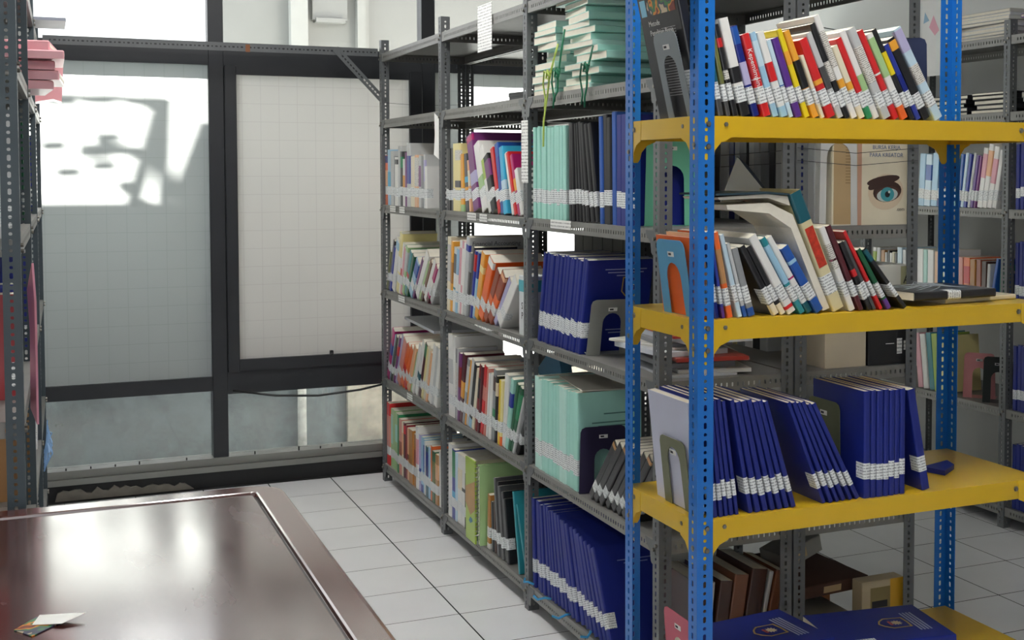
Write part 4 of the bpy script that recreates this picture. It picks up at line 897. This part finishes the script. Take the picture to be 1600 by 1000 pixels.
# boxes on the third level of the back rack end
for nme, lab_, bx, bc, z_ in (('box_file', 'black box file with white stickers at the end of the back rack', (2.165, 2.985, 2.315, 3.24), '#18181b', (0, .145)), ('box_file', 'white box file lying on the black one at the back rack end', (2.13, 2.99, 2.312, 3.24), '#d6d5cc', (.1455, .29)), ('folder_box', 'cream cardboard folder beside the black box file', (2.02, 2.99, 2.160, 3.22), '#cbbfa8', (0, .13))):
    e_ = empty(nme, (bx[0], bx[1], LEVELS[2] + .0005 + z_[0]), (0, 0, 0), lab_, 'box file')
    q = MB(); q.bevbox(0, 0, 0, bx[2]-bx[0], bx[3]-bx[1], z_[1]-z_[0], .002); q.build('body', mat(bc, .5), e_)
    if bc == '#18181b':
        q = MB(); q.box(.10, -.0006, .03, .118, 0, .075); q.build('sticker', LABELS_SMALL, e_); q = MB(); q.box(.124, -.0006, .04, .142, 0, .068); q.build('sticker', LABELS_SMALL, e_); q = MB(); q.box(.06, -.0006, .06, .09, 0, .062); q.build('sticker', LABELS_SMALL, e_)
    elif bc == '#d6d5cc':
        q = MB(); q.box(.150, -.0006, 0, .182, 0, .14); q.build('spine_strip', mat('#a9a985', .5), e_); text('A', .035, INKB, e_, (.158, -.0012, .09), (R(90), 0, 0))
    else:
        q = MB(); q.box(.0, -.0008, .10, .14, 0, .13); q.build('lid', mat('#b9a88c', .5), e_)
# bottom level of the back rack: cartons and old books
def carton(label, x, y, z, w, d, h, c, rot=(0,0,0), lid=None):
    e_ = empty('carton', (x, y, z), rot, label, 'box', 'cartons and bundles on the bottom of the back racks')
    q = MB(); q.bevbox(0, 0, 0, w, d, h, .002); q.build('body', mat(c, .75, 0, 0, .15, 10), e_)
    if lid: q = MB(); q.bevbox(-.003, -.003, h-.03, w+.003, d+.003, h+.004, .002); q.build('lid', mat(lid, .7), e_)
    q = MB(); q.box(w*.35, -.0006, h*.2, w*.6, 0, h*.75); q.build('tape', mat('#b59a72', .4), e_); return e_
zB = LEVELS[0] + .0005
carton('grey carton lying in front at the bottom of the back rack end', 1.985, 2.985, zB, .145, .20, .12, '#a5a39c')
carton('brown carton behind the grey one at the bottom back rack end', 1.94, 3.20, zB, .26, .24, .165, '#9a633c', (0, 0, R(4)), '#5c3a2a')
carton('dark brown lidded carton on top of the brown carton pile', 1.955, 3.02, zB + .174, .28, .30, .035, '#4e3226', (R(3), R(2), R(10)))
carton('grey bundle tilted on top of the dark lidded carton', 1.96, 3.10, zB + .235, .16, .10, .05, '#8d8c86', (0, R(-14), R(12)))
carton('small tan carton next to the dual posts at bottom', 1.955, 3.07, zB + .1, .02, .1, .06, '#b58050') if False else None
yb = empty('paper_bundle', (2.15, 2.985, zB), (0, 0, 0), 'beige and yellow packet of paper standing at the foot of the back rack', 'packet')
q = MB(); q.bevbox(0, 0, 0, .15, .05, .21, .002); q.build('wrapper', mat('#b9a98a', .6), yb)
q = MB(); q.box(.10, -.0006, 0, .1504, .0, .21); q.build('yellow_band', mat('#d9a51c', .5), yb); q = MB(); q.box(.03, -.0006, .12, .10, 0, .19); q.build('printed_patch', mat('#8a7a4a', .5), yb); q = MB(); q.box(.035, -.0009, .13, .09, -.0006, .15); q.build('title_bar', INKB, yb)
arow([(c, .035, .27, 18, ()) for c in ('dbr', 'bro', 'whi', 'dbr', 'bro', 'dbr', 'lgy', 'dbr')], 3.30, 3.02, 0, 'in the dark brown group at the rack foot', 'brown volumes at the rack foot', depth=.25, lab=None, words='bound volume') if False else None
row([('dbr', .05, .27, 4), ('lgy', .016, .26, 5), ('dbr', .04, .26, 8), ('bro', .045, .27, 9), ('dbr', .05, .28, 10), ('lgy', .014, .27, 12), ('bro', .03, .27, 13)], (1.60, 3.03, LEVELS[0]), 0, 'in dark group at the rack foot', 'old volumes at the rack foot', depth=.22, extent=.26, lab=None, words='old volume')

# ---- rack along the right wall
XC = 3.672
def crow(specs, y0, y1, z, place, group, **kw): return row(specs, (XC, y0, LEVELS[z]), -math.pi/2, place, group, extent=y0 - y1, **kw)
PB = 'behind the blue post on the %s of the right wall rack'
crow([('lbl', .02, .24, 3), ('sky', .02, .235, 4, (('blu', .5, .8),)), ('lbl', .02, .24, 4), ('nav', .02, .23, 4), ('mar', .018, .225, 3)], 4.70, 4.47, 3, 'on fourth shelf, wall rack, left part', 'books on the right wall rack', lab=(.03, .075), words='book')
crow([('tea', .02, .23, 5), ('blu', .02, .235, 6), ('sky', .02, .24, 8), ('roy', .02, .235, 9), ('lgy', .018, .24, 10), ('pur', .02, .23, 10), ('plu', .016, .225, 10), ('whi', .030, .26, 9, (('pin', .5, .9),)), ('whi', .030, .275, 9, (('pea', .5, .9),)), ('whi', .030, .265, 10, (('pin', .4, .8),)), ('whi', .024, .25, 11)], 4.45, 4.18, 3, 'on fourth shelf, wall rack, right part', 'books on the right wall rack', lab=(.03, .075), words='book')
crow([('whi', .03, .21, 0), ('min', .02, .21, 0), ('whi', .03, .21, 0), ('pea', .02, .205, 0), ('lgr', .02, .21, 0), ('whi', .03, .215, 0)], 4.70, 4.47, 2, 'on third shelf, wall rack, left part', 'books on the right wall rack', lab=None, words='book')
crow([('sal', .03, .19, 0), ('ora', .026, .19, 0, (('red', .4, .8),)), ('och', .022, .185, 0), ('rbr', .02, .185, 0), ('dbr', .02, .18, 1), ('lgy', .012, .17, 3), ('blu', .012, .20, 12, (), {'d': .2})], 4.43, 4.19, 2, 'on third shelf, wall rack, right part', 'books on the right wall rack', lab=None, words='book')
crow([('whi', .03, .20, 2, (('lim', .6, .9),)), ('lgy', .03, .20, 5), ('tan', .03, .19, 0), ('lgy', .02, .18, 0), ('bla', .02, .19, 0), ('whi', .02, .18, 0), ('cre', .02, .185, 0), ('bla', .02, .18, 0), ('sky', .04, .21, 0), ('lgy', .03, .2, 0), ('dgy', .02, .19, 0), ('red', .02, .185, 0), ('dre', .02, .185, 0)], 5.05, 4.72, 2, 'on third shelf, wall rack, far part', 'books on the right wall rack', lab=None, words='book')
bookend(mat('#2a9a72', .4), 'green bookend on the third shelf of the right wall rack', (3.74, 4.14, LEVELS[2] + .0008), (0, 0, R(-8)), w=.13, h=.17, tongue=.01)
crow([('pin', .02, .25, -8), ('whi', .02, .25, -8), ('tea', .02, .26, -8), ('lim', .022, .26, -7), ('pye', .02, .255, -6)], 4.68, 4.48, 1, 'in pastel group, second shelf, wall rack', 'books on the right wall rack', lab=None, words='book')
bookend(mat('#d08a8a', .45), 'pink bookend on the second shelf of the right wall rack', (3.73, 4.33, LEVELS[1] + .0008), (0, 0, R(-50)), w=.14, h=.20, tongue=.08)
bookend(mat('#1d2422', .4), 'black bookend on the second shelf of the right wall rack', (3.72, 4.20, LEVELS[1] + .0008), (0, 0, R(-50)), w=.13, h=.20, tongue=.08)
for z, n, c, k, w in ((3, 5, 'nav', 'thesis', 'fourth'), (2, 7, 'nav', 'thesis', 'third'), (1, 7, 'nav', 'thesis', 'second'), (0, 7, 'nav', 'thesis', 'bottom')):
    crow([(c, .022, .27 + .003*((i*5) % 3), 0) for i in range(n)], 4.06, 4.06 - .024*n, z, 'at photo right edge, %s wall shelf' % w, 'navy theses on the right wall rack', kind=k, depth=.21, lab=(.05, .09))
def flat_pile(n, x, y, z, w, d, cs, words, where, grp, seed, th=(.008, .02)):
    rr = random.Random(seed); zz = z + .0005
    for i in range(n):
        t = rr.uniform(*th); c, cw = cs[i % len(cs)]
        q = MB(); q.bevbox(0, 0, 0, w, d, t, .0012); q.box(-.0004, .003, t*.2, w-.004, d-.003, t*.8, 1)
        tag(q.build(words.replace(' ', '_'), [mat(c, .5), PAPER], None, (x + rr.uniform(-.008, .008), y + rr.uniform(-.012, .012), zz), (0, 0, R(rr.uniform(-3, 3)))), '%s %s, %s from bottom of the pile %s' % (cw, words, ORD[i], where), words.split()[-1], grp)
        zz += t + .0008
flat_pile(5, 3.70, 4.40, LEVELS[4], .24, .32, (('#17171a', 'black'), ('#2a2a2e', 'charcoal'), ('#101013', 'black')), 'flat folder', 'right of the post, wall rack', 'black folders on the right wall rack', 3, (.012, .022))
flat_pile(5, 3.70, 4.115, LEVELS[4], .24, .24, (('#17171a', 'black'), ('#232327', 'charcoal')), 'flat folder', 'left of the post, wall rack', 'black folders on the right wall rack', 5, (.012, .022))
flat_pile(8, 3.70, 4.14, LEVELS[5], .26, .33, (('#d6d8da', 'white'), ('#c9c6c0', 'off white'), ('#dcdcd8', 'white')), 'paper bundle', 'on top of wall rack', 'paper bundles on the right wall rack', 8, (.012, .022))
flat_pile(6, 3.70, 3.76, LEVELS[5], .26, .29, (('#7a4a9a', 'purple'), ('#d6d8da', 'white')), 'paper bundle', 'at top right photo corner', 'paper bundles on the right wall rack', 9, (.012, .022))
flat_pile(9, 3.70, 3.74, LEVELS[4], .26, .30, (('#c9c9c4', 'white'), ('#9fae8a', 'green'), ('#b5b5b0', 'grey')), 'paper bundle', 'at right photo edge, fifth shelf', 'paper bundles on the right wall rack', 10, (.012, .022))
q = MB(); q.box(0, -.0, 0, .001, .15, .34); q.prism([(.03, .2), (.07, .27), (.1, .22), (.06, .18)], -.0008, 0, 'x', 1); q.prism([(.1, .25), (.13, .29), (.14, .24)], -.0008, 0, 'x', 2)
tag(q.build('drawing_sheet', [mat('#dcdcda', .7), mat('#d9a0b0', .6), mat('#8fb0c8', .6)], None, (3.650, 4.50, 1.93), (0, 0, 0)), 'white sheet with pink drawing hung from the right wall rack', 'paper')

# ---- rack at the left edge (spines face right, seen at a grazing angle)
def dpt(x, y): return (-.05 + (y)*.0133 + x, 3.1 + y)
def drow(specs, y0, y1, z, place, group, **kw):
    x, y = dpt(-.012, y0); return row(specs, (x, y, LEVELS[z]), math.pi/2 - R(.76), place, group, extent=(y1-y0), **kw)
drow([('lgy', .03, .29, 0), ('whi', .03, .28, 0), ('lgy', .03, .28, 0)], .06, .40, 3, 'on fourth left rack shelf, near part', 'books on the left rack', lab=(.03, .10), depth=.2, words='binder')
drow([('dgr', .03, .30, 0), ('grn', .03, .28, 0), ('bla', .025, .28, 0), ('ted', .025, .27, 0), ('pin', .02, .26, 0), ('dgr', .03, .27, 0)], 1.04, 1.5, 3, 'on fourth left rack shelf, middle part', 'books on the left rack', lab=(.03, .09), depth=.2, words='binder')
drow([('nav', .03, .29, 0), ('roy', .03, .29, 0), ('nav', .03, .28, 0), ('whi', .02, .27, 0)], 2.05, 2.5, 3, 'on fourth left rack shelf, far end', 'books on the left rack', lab=(.03, .09), depth=.2, words='binder')
drow([('dre', .03, .26, 0), ('mar', .03, .25, 0), ('lgy', .02, .24, 0), ('nav', .03, .27, 0)], .30, .62, 2, 'on third left rack shelf, near part', 'books on the left rack', lab=(.03, .09), depth=.2, words='book')
drow([('nav', .03, .30, 0), ('roy', .03, .30, 0), ('nav', .03, .30, 0), ('roy', .03, .30, 0)], 1.3, 1.9, 2, 'on third left rack shelf, far part', 'books on the left rack', lab=(.03, .07), depth=.2, words='book')
drow([('tan', .04, .28, 0), ('och', .03, .28, 0), ('yel', .03, .29, 0), ('cre', .03, .27, 0)], 1.05, 1.5, 1, 'on second left rack shelf, middle part', 'books on the left rack', lab=(.03, .07), depth=.2, words='book')
drow([('lbl', .03, .27, 0), ('sky', .03, .27, 0), ('roy', .03, .27, 0), ('whi', .03, .27, 0), ('blu', .03, .27, 0)], 1.6, 2.6, 1, 'on second left rack shelf, far end', 'books on the left rack', lab=(.03, .07), depth=.2, words='book')
drow([('whi', .04, .29, 0), ('cre', .03, .29, 0), ('pin', .03, .27, 0), ('blu', .03, .28, 0)], 1.05, 1.5, 0, 'on the bottom left rack shelf', 'books on the left rack', lab=(.03, .07), depth=.2, words='book')
PINK = mat('#f0b3bb', .35, 0, .2, .05)
for i, (y, x1, z, w, d, h, rz, wd) in enumerate(((1.09, .07, LEVELS[4] + .0, .26, .36, .028, 4, 'lowest'), (1.12, .085, LEVELS[4] + .029, .26, .35, .03, -3, 'second'), (1.10, .075, LEVELS[4] + .06, .26, .35, .03, 5, 'third'), (1.08, .10, LEVELS[4] + .091, .28, .36, .028, 0, 'fourth'), (1.13, .06, LEVELS[4] + .12, .26, .34, .03, -5, 'topmost'))):
    x, yy = dpt(x1 - w, y); e_ = empty('plastic_folder', (x, yy, z + .0008), (0, 0, R(rz)), 'pink plastic folder jutting from the left rack, %s of its pile' % wd, 'folder', 'pink folders on the left rack')
    q = MB(); q.bevbox(0, 0, 0, w, d, h - .002, .004); q.build('folder', PINK, e_)
    q = MB(); q.box(.01, .004, h*.3, w + .0005, d - .004, h*.62); q.build('papers', PAPER, e_)
x, yy = dpt(.0, 2.2)
q = MB(); q.prism([(0, 0), (.16, .03), (.19, .02), (.20, .20), (.05, .24), (0, .22)], 0, .18, 'y'); tag(q.build('plastic_bag', mat('#f2a9b0', .3, 0, .3, .12, 15, .8), None, (x - .10, yy, LEVELS[4] + .0005)), 'bulging pink plastic bag on the fifth shelf of the left rack', 'bag')
q = MB(); q.bevbox(0, 0, 0, .30, .30, .012, .002); x, yy = dpt(-.19, 2.08); tag(q.build('flat_file', mat('#8f93a0', .4), None, (x, yy, LEVELS[5] + .0005)), 'grey flat file jutting from the top of the left rack', 'file')
x, yy = dpt(.016, .46); q = MB(); q.prism([(0, -.02), (.03, .02), (.025, .22), (.035, .33), (.01, .40), (0, .30)], 0, .006, 'x'); tag(q.build('pink_strip', mat('#e09aac', .4), None, (x, yy, .86), (0, 0, R(30))), 'torn pink plastic strip hanging down the left rack', 'strip')
x, yy = dpt(.004, 2.05); q = MB()
for k in range(14): q.tube([(0, k*.03, .0), (.02 + .012*math.sin(k*2.1), k*.03 + .01, .05 + .02*math.cos(k)), (.014, k*.03 + .03, .10 + .03*math.sin(k*1.3))], .003, 4)
o = q.build('string_tangle', mat('#7fa8d8', .4), None, (x, yy, LEVELS[0] + .28)); tag(o, 'blue and white plastic string tangled on the left rack', 'string', None, 'stuff')

# ------------------------------------------------------------------ table
tbl = empty('conference_table', (0, 0, 0), label='large dark lacquered conference table with a raised border in the foreground', cat='table')
XT, YT = .503, 3.045; BW = .068
def rr(x0, y0, x1, y1, r, n=8):
    P = []
    for cx, cy, a0 in ((x1-r, y0+r, -90), (x1-r, y1-r, 0), (x0+r, y1-r, 90), (x0+r, y0+r, 180)):
        for k in range(n+1): a = R(a0 + 90*k/n); P.append((cx + r*math.cos(a), cy + r*math.sin(a)))
    return P
TL, TB = -1.05, .80
outer = rr(TL, TB, XT, YT, .075); N_ = len(outer)
q = MB()
inn = rr(TL+BW, TB+BW, XT-BW, YT-BW, .012); prof = []
def off(P, e):
    c = Vector(((TL+XT)/2, (TB+YT)/2)); out = []
    for p in P: out.append((p[0] + (e if p[0] < c.x else -e), p[1] + (e if p[1] < c.y else -e)))
    return out
rings = [(outer, .700), (outer, .738), (off(outer, .002), .745), (off(outer, .006), .7495), (off(outer, .012), .7505), (off(inn, -.006), .7505), (off(inn, -.002), .749), (inn, .742)]
vs = [(p[0], p[1], z) for P, z in rings for p in P]; fs = []
for r_ in range(len(rings)-1):
    for i in range(N_): fs.append((r_*N_+i, r_*N_+(i+1) % N_, (r_+1)*N_+(i+1) % N_, (r_+1)*N_+i))
q.add(vs, fs); q.build('raised_border', WOOD2, tbl, smooth=False)
q = MB(); q.prism(off(inn, .0075), .70, .7462, 'z'); q.build('inset_panel', WOOD, tbl)
q = MB(); q.prism(inn, .690, .741, 'z'); q.build('groove_bed', mat('#140a08', .5), tbl)
for a, b, c, d in ((TL+.08, TB+.15, TL+.12, YT-.12), (XT-.14, TB+.15, XT-.10, YT-.12), (TL+.1, YT-.16, XT-.1, YT-.12)):
    q = MB(); q.box(a, b, .58, c, d, .70); q.build('apron', WOOD2, tbl)
for x in (TL+.16, XT-.24):
    for y in (TB+.2, YT-.28): q = MB(); q.bevbox(x, y, 0, x+.09, y+.09, .70, .006); q.build('leg', WOOD2, tbl)
br_ = empty('leaflet', (-.058, 2.235, .7466), (0, 0, R(-4)), 'folded colour leaflet lying on the dark table', 'leaflet')
q = MB(); q.prism([(0, 0), (.03, -.04), (.075, .02), (.03, .055)], 0, .0015, 'z'); q.build('printed_panel', PRINT, br_)
q = MB(); A = [(.026, .012), (.072, -.004), (.108, .020), (.034, .058)]; zs = (.0018, .004, .010, .002); q.add([(x, y, z) for (x, y), z in zip(A, zs)] + [(x, y, z + .0008) for (x, y), z in zip(A, zs)], [(3,2,1,0), (4,5,6,7), (0,1,5,4), (1,2,6,5), (2,3,7,6), (3,0,4,7)]); q.build('white_flap', WHITE, br_)
